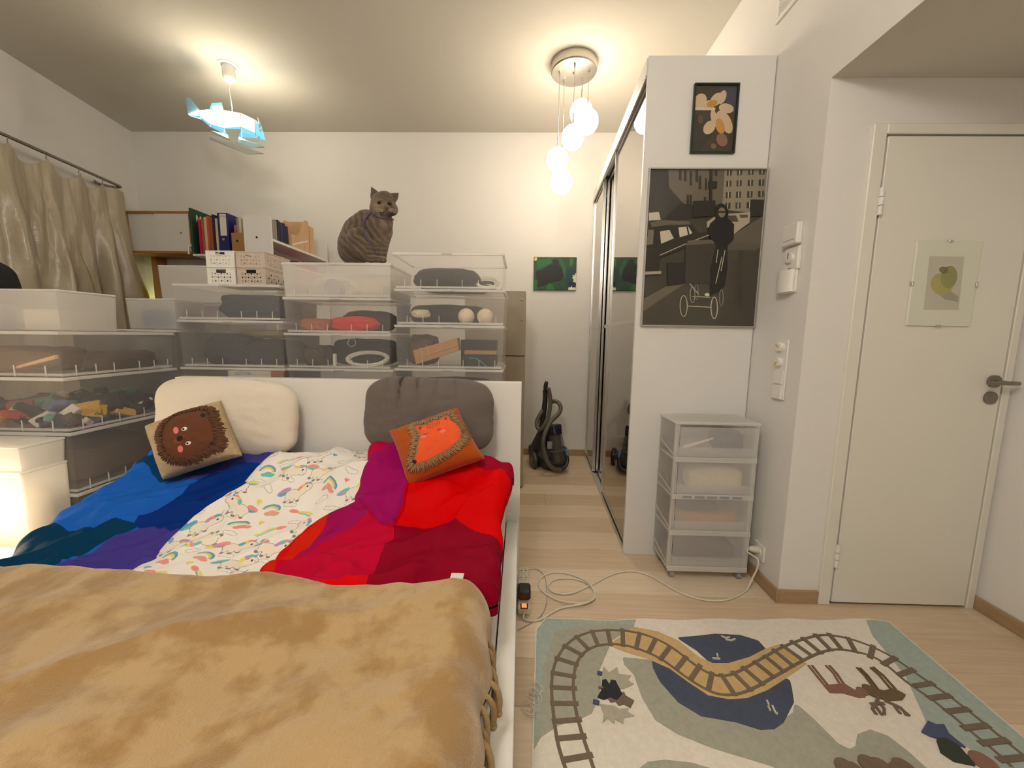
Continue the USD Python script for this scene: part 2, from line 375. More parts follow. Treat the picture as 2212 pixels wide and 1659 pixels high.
for i in range(1, 6):
    q_ = SEC[i]
    obj('rib_strip', [tube([q_[0] + [0, -.002, 0], q_[1] + [0, -.003, 0], q_[2] + [0, -.003, 0]], .0024, 6)], 'seam', A)
e = SEC[5]
obj('nose_panel', [panel(shrink([e[0], e[5], e[4], e[1]])), panel(shrink([e[1], e[4], e[3], e[2]]))], 'shade_blue', A)
# cockpit
c0, c1, c2, c3 = [(p_, q_) for p_, q_ in ((452, 237), (483, 238), (479, 221), (457, 223))]
ck = []
for dy in (-.045, .045): ck += [pl(*c0, dy), pl(*c1, dy), pl(*c2, dy * .8), pl(*c3, dy * .8)]
obj('cockpit', hexa(ck), 'shade_blue', A)
cw = [pl(459, 234, -.048), pl(480, 234, -.048), pl(477, 229, -.046), pl(461, 230, -.046)]
obj('cockpit_window', hexa([p_ + [0, o_, 0] for o_ in (-.003, .004) for p_ in cw]), 'shade_white', A)
def plate(pts, th, mt, nm):
    v = [pl(x_, y_, dy_ + s_ * th / 2) for s_ in (-1, 1) for x_, y_, dy_ in pts]
    obj(nm, hexa(v), mt, A)
plate([(401, 210, 0), (409, 210, 0), (431, 237, 0), (406, 246, 0)], .008, 'plane_blue', 'tail_fin')
plate([(403, 247, -.06), (403, 247, .06), (425, 251, .05), (425, 251, -.05)], .006, 'plane_pale', 'tail_wing')
plate([(486, 278, -.078), (520, 279, -.078), (513, 308, -.085), (497, 304, -.085)], .004, 'plane_pale', 'strut')
plate([(486, 278, .078), (520, 279, .078), (513, 308, .085), (497, 304, .085)], .004, 'plane_pale', 'strut')
obj('strut_joint', bx(*[v_ for p_ in zip(pl(503, 310, -.09) - [.014, .012, .012], pl(503, 310, -.09) + [.014, .012, .012]) for v_ in p_], .002), 'plane_pale', A)
def flt(dy, sx, sy):
    top = [(454, 296), (512, 309), (569, 331)]; bot = [(452, 301), (535, 334), (569, 333)]
    v = []
    for (x_, y_) in top: v += [pl(x_ + sx, y_ + sy, dy - .022), pl(x_ + sx, y_ + sy, dy + .022)]
    for (x_, y_) in bot: v += [pl(x_ + sx, y_ + sy, dy - .008), pl(x_ + sx, y_ + sy, dy + .008)]
    obj('float', hexa(v), 'plane_pale', A)
flt(-.09, 0, 0); flt(.1, 2, -14)
hp = pl(556, 280, 0)
obj('propeller', [tube([pl(557, 254, -.008), pl(562, 268, -.002), pl(557, 281, 0)], [.002, .0085, .006], 8), tube([pl(557, 281, 0), pl(561, 292, .002), pl(557, 306, .008)], [.006, .0085, .002], 8)], 'plane_pale', A, smooth=40)
obj('propeller_hub', cyl(pl(548, 277, 0), pl(564, 281, 0), .011, 14), 'white_plastic', A, smooth=40)
glow('bulb_glow', (1.0, .82, .58), PLANE_BULB)
obj('bulb', sphere(pl(503, 262, 0), .026, 2), 'bulb_glow', A, smooth=True)
# ------------------------------------------------------------------ storage boxes of clear plastic and what they hold
clear('box_clear', .885, (.995, .99, .985), (.97, .96, .95), .2, .45)
clear('box_milky', .60, (.98, .98, .97), (.94, .93, .91), .3, .45)
clear('box_frosted', .45, (.98, .98, .97), (.93, .92, .90), .4, .6)
clear('rim_milky', .30, (.98, .98, .97), (.92, .91, .89), .3, .4)
clear('bin_clear', .80, (.75, .74, .72), (.3, .3, .3), .1, .2)
def frustum_shell(x0, x1, y0, y1, z0, z1, t=.0025, tp=.005, lid=False):
    def fr(e, za, zb, ta, tb):
        return manifold3d.Manifold.hull_points(np.array([(a, b, c) for c, k in ((za, ta), (zb, tb)) for a in (x0 + e + k, x1 - e - k) for b in (y0 + e + k, y1 - e - k)], float))
    return fr(0, z0, z1, tp, 0) - fr(t, z0 + t, z1 + (-t if lid else .01), tp, 0)

def storage_box(label, x0, x1, y0, y1, z0, z1, m='box_clear', ticks='front', notch=True, group=None, name='storage_box'):
    b = thing(name, label, 'storage box', ((x0 + x1) / 2, (y0 + y1) / 2, z0), group)
    z1b = z1 - .001
    body = obj('body', frustum_shell(x0 + .004, x1 - .004, y0 + .004, y1 - .004, z0 + .001, z1b - .012), m, b)
    rt = .013
    obj('rim', [bx(x0, x1, y0, y0 + rt, z1b - rt, z1b, .002), bx(x0, x1, y1 - rt, y1, z1b - rt, z1b, .002), bx(x0, x0 + rt, y0 + rt, y1 - rt, z1b - rt, z1b, .002), bx(x1 - rt, x1, y0 + rt, y1 - rt, z1b - rt, z1b, .002)], 'rim_milky', b)
    zb = z0 + .001
    obj('base', [bx(x0 + .0135, x1 - .0135, y0 + .0135, y0 + .016, zb + .003, zb + .013), bx(x0 + .0135, x1 - .0135, y1 - .016, y1 - .0135, zb + .003, zb + .013), bx(x0 + .0135, x0 + .016, y0 + .016, y1 - .016, zb + .003, zb + .013), bx(x1 - .016, x1 - .0135, y0 + .016, y1 - .016, zb + .003, zb + .013)], 'rim_milky', b)
    h = (z1 - z0)
    if ticks:
        for f in (.11, .255, .40, .625, .77, .915):
            if 'front' in ticks:
                xx = x0 + (x1 - x0) * f
                obj('rib', bx(xx - .0016, xx + .0016, y0 + .0055, y0 + .0085, zb + .002, zb + .046), 'rim_milky', b)
            if 'side' in ticks:
                yy = y0 + (y1 - y0) * f
                obj('rib', bx(x1 - .0085, x1 - .0055, yy - .0016, yy + .0016, zb + .002, zb + .046), 'rim_milky', b)
    if notch:
        xm = x0 + (x1 - x0) * .49
        obj('grip', bx(xm - .027, xm + .027, y0 - .0018, y0 + .004, z1b - .009, z1b - .001, .001), 'box_grip', b)
    return b
mat('box_grip', (.58, .56, .53), .5)

for nm, c, r in (('cloth_black', (30, 32, 36), .9), ('cloth_navy', (38, 48, 62), .9), ('cloth_plum', (58, 38, 44), .9), ('cloth_red', (215, 42, 40), .85), ('cloth_olive', (150, 138, 92), .9), ('cloth_brown', (84, 66, 56), .9), ('cloth_cream', (222, 208, 178), .9), ('paper_white', (225, 220, 208), .7), ('plastic_grey', (150, 152, 158), .4), ('ball_cream', (232, 214, 190), .6), ('kraft', (186, 138, 88), .75), ('box_brown', (120, 78, 52), .7), ('cord_white', (222, 216, 200), .5), ('cord_cyan', (70, 190, 190), .5), ('string_pale', (206, 180, 146), .8), ('wood_light', (214, 178, 128), .55), ('card_tan', (168, 124, 78), .75), ('paper_taupe', (126, 104, 84), .8), ('toy_yellow', (222, 178, 70), .5), ('toy_blue', (70, 92, 140), .5), ('toy_red', (176, 60, 52), .5), ('toy_teal', (90, 150, 136), .5), ('toy_white', (220, 214, 200), .5), ('book_orange', (190, 96, 60), .6), ('book_cream', (214, 200, 172), .6), ('book_rust', (168, 92, 62), .6), ('book_maroon', (84, 34, 40), .6), ('book_dark', (42, 38, 44), .6), ('book_grey', (150, 148, 140), .6), ('book_green', (26, 62, 46), .5), ('binder_blue', (28, 36, 110), .5), ('book_blue', (52, 84, 130), .6), ('book_crimson', (196, 22, 66), .5), ('purple', (74, 58, 120), .4)):
    mat(nm, lin(*c), r, noise=(35, tuple(np.array(lin(*c)) * .8), .35, .7) if 'cloth' in nm else None, bump=(120, .002) if 'cloth' in nm else None)

def lump_mesh(c, s, seed, boxy=.55, rough=.18, sub=4):
    m = trimesh.creation.icosphere(sub, 1.0); v = np.array(m.vertices)
    v = np.sign(v) * np.abs(v) ** boxy
    v /= np.abs(v).max(0)
    k = 1 + rough * (meshkit.fbm(v * 2.2 + seed * 7.3, 4, seed) - .5) * 2
    v = v * k[:, None] * np.array(s) + np.array(c)
    v[:, 2] = np.maximum(v[:, 2], c[2] - s[2] * .96)
    return trimesh.Trimesh(v, m.faces, process=False)
def lump(name, label, cat, c, s, m, seed, boxy=.55, rough=.18):
    c = np.array(c, float); s = np.array(s, float)
    return obj(name, lump_mesh(c + [0, 0, s[2]], s, seed, boxy, rough), m, smooth=True, label=label, cat=cat)

SY0, SY1 = 2.0, 2.385
colC = (-.655, -.088); colB = (-1.229, -.668); colA = (-1.797, -1.237)
zc = [0, .395, .79, 1.022, 1.247, 1.428, 1.607]
zb_ = [0, .395, .79, 1.014, 1.198, 1.380, 1.553]
za = [0, .395, .79, 1.012, 1.258, 1.441]
G = 'clear storage boxes in the tall stacks behind the bed'
ordn = {6: 'topmost', 5: 'second from the top', 4: 'third from the top', 3: 'fourth from the top'}
what = {('C', 5): 'topmost clear box of the right stack, holding a dark sleeve and a coiled white cord',
        ('C', 4): 'second clear box down in the right stack, holding two cream balls and dark shoes',
        ('C', 3): 'third clear box down in the right stack, holding a string-tied cardboard packet',
        ('C', 2): 'fourth clear box down in the right stack, half hidden behind the grey pillow',
        ('C', 1): 'tall clear box low in the right stack behind the headboard', ('C', 0): 'bottom clear box of the right stack on the floor',
        ('B', 5): 'milky clear box topmost in the middle stack, the cat sits on it',
        ('B', 4): 'clear box holding a red bag, second down in the middle stack under the cat',
        ('B', 3): 'clear box holding a white cable coil, third down in the middle stack under the cat',
        ('B', 2): 'clear box just above the headboard, fourth down in the middle stack',
        ('B', 1): 'tall clear box low in the middle stack behind the headboard', ('B', 0): 'bottom clear box of the middle stack on the floor',
        ('A', 4): 'topmost clear box of the stack under the small crates, full of navy cloth',
        ('A', 3): 'deep clear box with dark clothes, second down under the small crates',
        ('A', 2): 'clear box with a red-ended white carton, third down under the small crates',
        ('A', 1): 'tall clear box low in the stack under the crates behind the headboard', ('A', 0): 'bottom clear box of the stack under the crates'}
mats = {('B', 5): 'box_milky'}
for k, (x0, x1), zs in (('C', colC, zc), ('B', colB, zb_), ('A', colA, za)):
    for i in range(len(zs) - 1):
        j = .004 * ((i * 7 + ord(k)) % 3 - 1) if i > 1 else 0
        storage_box(what[(k, i)], x0 + j, x1 + j, SY0, SY1, zs[i], zs[i + 1], mats.get((k, i), 'box_clear'), group=None)

def px(x, y, Y): return at(x, y, y=Y)
def inbox(z): return z + .0055
# right stack
lump('umbrella_sleeve', 'dark rounded fabric sleeve lying in the topmost box of the right stack', 'bag', (-.40, 2.12, inbox(zc[5])), (.175, .075, .057), 'cloth_black', 3, .7, .1)
lump('cloth_bundle', 'plum cloth folded under the dark sleeve in the topmost right box', 'cloth', (-.38, 2.27, inbox(zc[5])), (.19, .06, .03), 'cloth_plum', 4, .5, .12)
def coil(name, label, cat, c, r, n, th, m, sq=.55, tilt=.6):
    t = np.linspace(0, n * 2 * math.pi, n * 22)
    rr = r * (1 - .08 * np.sin(t * .7))
    p = np.stack([c[0] + rr * np.cos(t), c[1] + rr * np.sin(t) * sq, c[2] + th + (rr * np.sin(t) * tilt + r * tilt) * 1.0 + t / t[-1] * th * 2], 1)
    return obj(name, tube(p, th, 8), m, smooth=True, label=label, cat=cat)
coil('cable_coil', 'coiled black and white cable in the topmost box of the right stack', 'cable', (-.185, 2.10, inbox(zc[5])), .055, 4, .0055, 'cord_white', .5, .55)
coil('cable_coil', 'black cable coil around the white one in the topmost right box', 'cable', (-.195, 2.2, inbox(zc[5])), .05, 3, .005, 'black', .5, .5)
lump('shoe_tray', 'dark padded tray lying across the second box down in the right stack', 'tray', (-.41, 2.2, inbox(zc[4]) + .0), (.21, .09, .055), 'cloth_black', 7, .6, .12)
lump('scarf', 'tan knitted scarf end beside dark things in the second right box', 'scarf', (-.53, 2.06, inbox(zc[4]) + .03), (.05, .03, .022), 'cloth_cream', 8, .8, .2)
for k, xx in enumerate((-.295, -.195)):
    obj('ball', sphere((xx, 2.085, inbox(zc[4]) + .043), .043, 3), 'ball_cream', smooth=True, label=('left' if k == 0 else 'right') + ' one of the two cream balls in the second box of the right stack', cat='ball')
# string-tied packet
pk = thing('cardboard_packet', 'brown cardboard packet tied with string in the third box of the right stack', 'packet', (-.43, 2.08, inbox(zc[3])))
q0 = [at(892, 757, y=2.04), at(987, 730, y=2.04), at(991, 757, y=2.04), at(899, 787, y=2.04)]
obj('carton', hexa([p_ + [0, d_, 0] for d_ in (0, .09) for p_ in q0]), 'kraft', pk)
for t_ in (.16, .30):
    a, b = q0[0] + (q0[1] - q0[0]) * t_, q0[3] + (q0[2] - q0[3]) * t_
    obj('string', tube([a + [0, -.003, .003], (a + b) / 2 + [.008, -.004, 0], b + [0, -.003, -.002]], .0025, 6, 10), 'string_pale', pk, smooth=True)
obj('string', tube([q0[0] * .6 + q0[3] * .4 + [.05, -.003, 0], q0[1] * .45 + q0[2] * .55 + [0, -.003, 0]], .002, 6), 'string_pale', pk, smooth=True)
obj('black_box', bx(-.33, -.14, 2.12, 2.3, inbox(zc[3]), inbox(zc[3]) + .145, .004), 'cloth_black', label='black box standing behind the cardboard packet in the third right box', cat='box')
obj('wooden_strip', bx(-.30, -.13, 2.045, 2.09, inbox(zc[3]) + .07, inbox(zc[3]) + .09, .002), 'card_tan', label='flat brown strip beside the packet in the third right box', cat='strip')
lump('cloth_bundle', 'dark cloth lying under the brown strip in the third right box', 'cloth', (-.22, 2.07, inbox(zc[3])), (.09, .032, .034), 'cloth_black', 12, .5, .1)
obj('cord', tube([(-.27, 2.03, inbox(zc[3]) + .05), (-.23, 2.028, inbox(zc[3]) + .045), (-.2, 2.028, inbox(zc[3]) + .025), (-.18, 2.03, inbox(zc[3]) + .008)], .002, 6, 16), 'cord_cyan', smooth=True, label='thin turquoise cord at the front of the third right box', cat='cord')
lump('cloth_bundle', 'dark brown cloth filling the third right box at its left end', 'cloth', (-.55, 2.2, inbox(zc[3])), (.07, .12, .085), 'cloth_brown', 14, .5, .15)
lump('cloth_bundle', 'dark folded cloth in the fourth box of the right stack', 'cloth', (-.38, 2.18, inbox(zc[2])), (.22, .14, .08), 'cloth_black', 15, .45, .1)
# middle stack
obj('lid', cyl((-.99, 2.05, inbox(zb_[5]) + .047), (-.985, 2.10, inbox(zb_[5]) + .047), .046, 32), 'plastic_grey', smooth=40, label='round pale grey lid seen through the milky box under the cat', cat='lid')
lump('paper_bundle', 'crumpled white paper in the milky box under the cat', 'paper', (-1.06, 2.23, inbox(zb_[5])), (.12, .1, .06), 'paper_white', 21, .6, .25)
lump('paper_bundle', 'pink tinted paper sheets at the right in the milky box under the cat', 'paper', (-.79, 2.2, inbox(zb_[5])), (.09, .1, .055), 'ball_cream', 22, .45, .1)
obj('jar', lathe([(0, 0), (.02, 0), (.021, .04), (.016, .05), (.016, .055), (0, .055)], (-.705, 2.05, inbox(zb_[5])), n=20), 'plastic_grey', smooth=40, label='small grey jar in the right corner of the milky box', cat='jar')
lump('red_bag', 'red fabric bag in the second box of the middle stack', 'bag', (-.885, 2.075, inbox(zb_[4])), (.125, .05, .042), 'cloth_red', 23, .75, .15)
lump('cloth_bundle', 'dark rolled cloth above the red bag in the middle stack', 'cloth', (-.87, 2.24, inbox(zb_[4])), (.14, .08, .062), 'cloth_black', 24, .6, .12)
lump('cloth_bundle', 'rust coloured cloth left of the red bag in the middle stack', 'cloth', (-1.1, 2.14, inbox(zb_[4])), (.085, .1, .036), 'book_rust', 25, .5, .15)
lump('cloth_bundle', 'black cloth behind the white cable coil in the middle stack', 'cloth', (-.89, 2.24, inbox(zb_[3])), (.18, .09, .073), 'cloth_black', 26, .5, .12)
lump('cloth_bundle', 'grey brown cloth left of the white cable coil in the middle stack', 'cloth', (-1.12, 2.16, inbox(zb_[3])), (.06, .1, .055), 'cloth_brown', 27, .5, .2)
coil('cable_coil', 'thick white cable coil in the third box of the middle stack', 'cable', (-.83, 2.085, inbox(zb_[3])), .105, 4, .006, 'cord_white', .5, .32)
obj('ring', trimesh.Trimesh(*[np.array(q_) for q_ in (lambda m: (m.vertices + np.array([-.92, 2.1, inbox(zb_[3]) + .13]), m.faces))(trimesh.creation.torus(.022, .003, 24, 8, transform=trimesh.transformations.rotation_matrix(1.3, [1, 0, 0])))], process=False), 'alu', smooth=True, label='small metal ring above the white cable coil', cat='ring')
obj('battery_pack', bx(-1.0, -.985, 2.04, 2.06, inbox(zb_[3]) + .005, inbox(zb_[3]) + .07, .003), 'paper_white', label='narrow white stick standing in the third box of the middle stack', cat='stick')
lump('cloth_bundle', 'pale grey cloth in the box just above the headboard in the middle', 'cloth', (-.95, 2.2, inbox(zb_[2])), (.2, .12, .06), 'plastic_grey', 28, .5, .1)
# stack under the crates
lump('cloth_bundle', 'navy cloth bundle filling the topmost box under the crates', 'cloth', (-1.455, 2.19, inbox(za[4])), (.185, .13, .068), 'cloth_navy', 31, .5, .14)
lump('cloth_bundle', 'dark clothes at the left in the deep box under the crates', 'cloth', (-1.6, 2.17, inbox(za[3])), (.12, .12, .085), 'cloth_navy', 32, .5, .18)
lump('cloth_bundle', 'black clothes at the right in the deep box under the crates', 'cloth', (-1.39, 2.2, inbox(za[3])), (.125, .13, .07), 'cloth_black', 33, .5, .16)
lump('cloth_bundle', 'pale yellow cloth lying on the dark clothes in the deep box', 'cloth', (-1.45, 2.24, inbox(za[3]) + .145), (.15, .09, .025), 'cloth_olive', 34, .5, .15)
cbx = thing('carton', 'white printed carton with a red end in the third box under the crates', 'carton', (-1.42, 2.1, inbox(za[2])))
obj('body', bx(-1.58, -1.345, 2.05, 2.22, inbox(za[2]), inbox(za[2]) + .195, .002), 'paper_white', cbx)
obj('end', bx(-1.344, -1.275, 2.05, 2.22, inbox(za[2]), inbox(za[2]) + .195, .002), 'book_rust', cbx, label='rust red end of the carton')
tm = meshkit.text_mesh('ACTION', .016, .0006); tv = np.array(tm.vertices)
obj('lettering', trimesh.Trimesh(np.array([-1.54, 2.0495, inbox(za[2]) + .172]) + tv[:, :1] * [1, 0, 0] + tv[:, 1:2] * [0, 0, 1] + tv[:, 2:] * [0, -1, 0], tm.faces, process=False), 'plastic_grey', cbx)

# the boxes at the left of the bed
LX0, LX1, LY0, LY1 = -2.68, -1.802, 1.478, 1.99
zl = [0, .28, .53, .785, 1.008, 1.19]
lw = {4: 'upper clear box beside the bed at the left, with brown papers and a wooden stick', 3: 'clear toy box beside the bed at the left, full of jumbled toys', 2: 'clear box of dark cloth beside the bed, under the toy box', 1: 'clear box low beside the bed behind the small frosted boxes', 0: 'bottom clear box on the floor beside the bed'}
for i in range(5):
    storage_box(lw[i], LX0, LX1, LY0, LY1, zl[i], zl[i + 1], 'box_clear', 'front side' if i > 0 else None)
lump('paper_pile', 'brown crumpled papers in the upper clear box left of the bed', 'papers', (-2.16, 1.66, inbox(zl[4])), (.19, .11, .055), 'paper_taupe', 41, .5, .18)
lump('paper_pile', 'dark brown wrapping in the right part of the upper left box', 'papers', (-1.875, 1.78, inbox(zl[4])), (.055, .14, .045), 'cloth_brown', 42, .5, .2)
obj('wooden_stick', hexa([at(x_, y_, y=1.51) + [0, d_, 0] for d_ in (0, .012) for x_, y_ in ((34, 791), (118, 767), (119, 775), (36, 796))]), 'wood_light', label='short wooden stick on the brown papers at the front', cat='stick')
rg = np.random.default_rng(11)
toy = {}
for k in range(150):
    c = np.array([rg.uniform(-2.30, -1.835), rg.uniform(1.51, 1.95), 0]); c[2] = inbox(zl[3]) + .02 + rg.uniform(0, .075) * (1 - .25 * rg.random())
    s = rg.uniform(.012, .045, 3) * [1.2, 1.2, .6]
    m_ = bx(-s[0], s[0], -s[1], s[1], -s[2], s[2], .003) if k % 3 else cyl((-s[0], 0, 0), (s[0], 0, 0), s[2] + .004, 10)
    R_ = trimesh.transformations.euler_matrix(*rg.uniform(-.8, .8, 3)); m_.apply_transform(R_); m_.apply_translation(c)
    v_ = np.array(m_.vertices); v_[:, 2] = np.maximum(v_[:, 2], inbox(zl[3])); v_[:, 0] = np.clip(v_[:, 0], -2.35, -1.822); v_[:, 1] = np.clip(v_[:, 1], 1.5, 1.968)
    cm = rg.choice(['toy_blue', 'toy_red', 'cloth_black', 'cloth_black', 'cloth_black', 'cloth_navy', 'toy_teal', 'toy_white', 'toy_yellow', 'cloth_brown'])
    toy.setdefault(str(cm), []).append(trimesh.Trimesh(v_, m_.faces, process=False))
tj = thing('toy_jumble', 'jumble of small coloured toys in the toy box at the left', 'toys', (-2.07, 1.73, inbox(zl[3])), kind='stuff')
for cm, ms in toy.items():
    obj('toys', ms, cm, tj)
lump('cloth_bundle', 'dark cloth in the clear box under the toy box', 'cloth', (-2.06, 1.73, inbox(zl[2])), (.2, .18, .085), 'cloth_brown', 44, .4, .12)
lump('cloth_bundle', 'dark cloth in the low clear box behind the small frosted boxes', 'cloth', (-2.06, 1.73, inbox(zl[1])), (.2, .18, .09), 'cloth_black', 45, .4, .1)

def frosted_box(label, x0, x1, y0, y1, z0, z1, m='box_frosted', name='frosted_box', split=None):
    b = thing(name, label, 'storage box', ((x0 + x1) / 2, (y0 + y1) / 2, z0))
    obj('body', frustum_shell(x0, x1, y0, y1, z0 + .001, z1 - .012, .003, .005), m, b)
    obj('lid', [bx(x0 - .003, x1 + .003, y0 - .003, y1 + .003, z1 - .010, z1 - .001, .003)], 'rim_milky', b)
    return b
frosted_box('frosted white box topmost at the left edge, on the upper clear box', -2.17, -1.803, 1.492, 1.715, 1.191, 1.352)
obj('paper_stack', bx(-2.15, -1.99, 1.51, 1.69, 1.196, 1.29, .003), 'plastic_grey', label='grey paper stack showing through the topmost frosted box at the left', cat='papers')
obj('paper_stack', bx(-1.97, -1.83, 1.51, 1.69, 1.196, 1.275, .003), 'paper_white', label='pale papers at the right inside the topmost frosted box', cat='papers')
FX1 = -1.82
frosted_box('lower of the two small frosted boxes glowing in the lamp light at the left', -2.13, FX1 - .002, 1.325, 1.472, .37, .676)
frosted_box('upper of the two small frosted boxes by the bedside lamp', -2.13, FX1, 1.328, 1.472, .677, .772)
obj('stool', [bx(-2.16, -1.815, 1.315, 1.473, .345, .3695, .004)] + [bx(a_, a_ + .03, b_, b_ + .03, 0, .345, .003) for a_ in (-2.15, -1.85) for b_ in (1.325, 1.435)], 'white_satin', label='low white stool carrying the small frosted boxes', cat='stool')
lump('cloth_bundle', 'tan cloth inside the lower small frosted box', 'cloth', (-1.92, 1.4, .376), (.07, .05, .1), 'cloth_cream', 46, .5, .1)
# stack behind, at the left end of the row
storage_box('clear box behind the left stack, carrying a small frosted box', -2.37, -1.803, 2.0, 2.385, .80, 1.205, 'box_clear', 'front')
storage_box('low clear box on the floor behind the left stack', -2.37, -1.803, 2.0, 2.385, 0, .80, 'box_clear', None)
frosted_box('small frosted box with folded cloth, just left of the crate stack', -2.06, -1.802, 2.01, 2.2, 1.206, 1.365)
lump('cloth_bundle', 'lilac and navy cloth inside the small frosted box left of the crates', 'cloth', (-1.92, 2.1, 1.212), (.1, .075, .05), 'toy_blue', 47, .4, .06)
storage_box('tall clear box behind the others, carrying a white tub', -2.3, -1.8, 2.4, 2.75, .0, 1.39, 'box_clear', None, notch=False)
frosted_box('white frosted tub with a sagging lid behind the crate stack', -2.245, -1.88, 2.41, 2.7, 1.391, 1.60, name='frosted_tub')
lump('backpack', 'black padded bag at the left edge on the clear boxes', 'bag', (-2.55, 1.83, 1.1905), (.092, .1, .165), 'cloth_black', 48, .7, .05)

# ------------------------------------------------------------------ small folding crates
mat('crate_white', (.80, .79, .74), .5); mat('crate_pink', lin(196, 181, 169), .5)
def crate_wall(W, H, n, hole=True):
    p = sbox(0, 0, W, H)
    cut = []
    cw = (W - .03) / n
    for i in range(n):
        for j in range(3):
            cx, cy = .015 + (i + .5) * cw, .012 + (j + .5) * ((H - .03) / 3)
            r = cw * .36
            if (i + j) % 2: cut.append(Polygon([(cx - r, cy), (cx, cy + r), (cx + r, cy), (cx, cy - r)]))
            else:
                for a in (-1, 1): cut.append(Polygon([(cx - r, cy + a * r * .35 - .001), (cx, cy + a * r - .001), (cx + r, cy + a * r * .35 - .001), (cx + r, cy + a * r * .35 + .001), (cx, cy + a * r + .001), (cx - r, cy + a * r * .35 + .001)]))
    if hole: cut.append(sbox(W * .33, H - .022, W * .67, H - .008).buffer(.002))
    return p.difference(unary_union(cut))
def crate(label, x0, x1, y0, y1, z0, z1, m):
    c = thing('folding_crate', label, 'crate', ((x0 + x1) / 2, (y0 + y1) / 2, z0))
    z0 += .001; z1 -= .001; t = .003
    X, Y, Z = np.eye(3); H = z1 - z0 - .002
    w = crate_wall(x1 - x0 - .012, H, 7); s = crate_wall(y1 - y0 - .012, H, 9, False)
    obj('end_wall', sheet(w, (x0 + .006, y0 + .005, z0), X, Z, t), m, c)
    obj('end_wall', sheet(w, (x0 + .006, y1 - .002, z0), X, Z, t), m, c)
    obj('side_wall', sheet(s, (x1 - .005, y0 + .006, z0), Y, Z, t), m, c)
    obj('side_wall', sheet(s, (x0 + .002, y0 + .006, z0), Y, Z, t), m, c)
    obj('bottom', bx(x0 + .006, x1 - .006, y0 + .006, y1 - .006, z0 + .002, z0 + .005), m, c)
    obj('rim', [bx(x0, x1, y0, y0 + .008, z1 - .007, z1, .002), bx(x0, x1, y1 - .008, y1, z1 - .007, z1, .002), bx(x0, x0 + .008, y0 + .008, y1 - .008, z1 - .007, z1, .001), bx(x1 - .008, x1, y0 + .008, y1 - .008, z1 - .007, z1, .001)], m, c)
    for a in (x0 + .0005, x1 - .0105):
        for b in (y0 + .0005, y1 - .0105): obj('corner_post', bx(a, a + .01, b, b + .01, z0, z1 - .004, .002), m, c)
zk = za[5]
for i, (h0, h1) in enumerate(((zk, zk + .09), (zk + .09, zk + .178))):
    crate(('lower' if i == 0 else 'upper') + ' white folding crate on the clear boxes', -1.661, -1.508, 2.06, 2.30, h0, h1, 'crate_white')
for i, (h0, h1) in enumerate(((zk, zk + .09), (zk + .09, zk + .176))):
    crate(('lower' if i == 0 else 'upper') + ' dusty pink folding crate on the clear boxes', -1.5, -1.347, 2.06, 2.29, h0, h1, 'crate_pink')
# ------------------------------------------------------------------ wall cabinet, shelves and books at the back left
mat('cab_oak', lin(176, 128, 72), .5, noise=(9, lin(150, 104, 56), .3, .7), stretch=(1, 1, .2))
mat('cab_white', (.74, .73, .70), .45)
mat('file_wood', lin(222, 184, 140), .5, noise=(14, lin(206, 166, 122), .3, .7), stretch=(1, 1, .15))
def pbox(x0, y0, x1, y1, Y, depth, b=.002):
    a, c = at(x0, y1, y=Y), at(x1, y0, y=Y)
    return bx(a[0], c[0], Y, Y + depth, a[2], c[2], b)
CYF = 3.56
a, c = at(276, 546, y=CYF), at(411, 456, y=CYF)
cx0, cx1, cz0, cz1 = a[0], c[0], a[2], c[2]
W = thing('wall_cabinet', 'oak framed wall cabinet with white sliding doors beside the curtain', 'cabinet', ((cx0 + cx1) / 2, 3.7, cz0))
t = .02
obj('side', bx(cx0, cx0 + t, CYF, BY - .004, cz0, cz1, .002), 'cab_oak', W); obj('side', bx(cx1 - t * 1.3, cx1, CYF, BY - .004, cz0, cz1, .002), 'cab_oak', W)
obj('top', bx(cx0 + t, cx1 - t * 1.3, CYF, BY - .004, cz1 - t, cz1, .002), 'cab_oak', W); obj('bottom', bx(cx0 + t, cx1 - t * 1.3, CYF, BY - .004, cz0, cz0 + t, .002), 'cab_oak', W)
obj('back', bx(cx0 + t, cx1 - t * 1.3, BY - .012, BY - .005, cz0 + t, cz1 - t), 'cab_oak', W)
xm = at(335, 500, y=CYF)[0]
d1 = obj('sliding_door', bx(cx0 + t, xm + .02, CYF + .018, CYF + .026, cz0 + t, cz1 - t), 'cab_white', W)
d2 = obj('sliding_door', bx(xm, cx1 - t * 1.3, CYF + .006, CYF + .014, cz0 + t, cz1 - t), 'cab_white', W)
hp = at(391, 503, y=CYF + .006)
obj('finger_pull', cyl((hp[0], CYF + .0062, hp[2]), (hp[0], CYF + .004, hp[2]), .008, 16), 'cab_oak', d2)
br = [at(408, 549, y=CYF - .01), at(407, 533, y=CYF - .01), at(413, 530, y=CYF - .01), at(427, 524, y=CYF + .1)]
obj('shelf_bracket', tube(br, .0075, 8), 'white_satin', label='bent white bracket under the right end of the wall cabinet', cat='bracket')
up = at(336, 600, y=3.74)
obj('wooden_upright', bx(up[0] - .022, up[0] + .022, 3.735, BY - .005, .0, cz0 - .001, .002), 'cab_oak', label='oak upright board under the wall cabinet by the lit wall', cat='board')
dk = at(360, 640, y=3.6)
DK = thing('desk', 'white desk under the wall cabinet, mostly hidden behind the boxes', 'desk', (-2.95, 3.55, 0))
obj('top', bx(-3.34, -2.35, 3.42, BY - .005, 1.02, 1.05, .003), 'cab_white', DK)
for lx_ in (-3.33, -2.4):
    for ly_ in (3.44, 3.79): obj('leg', bx(lx_, lx_ + .04, ly_, ly_ + .04, 0, 1.02, .003), 'cab_white', DK)
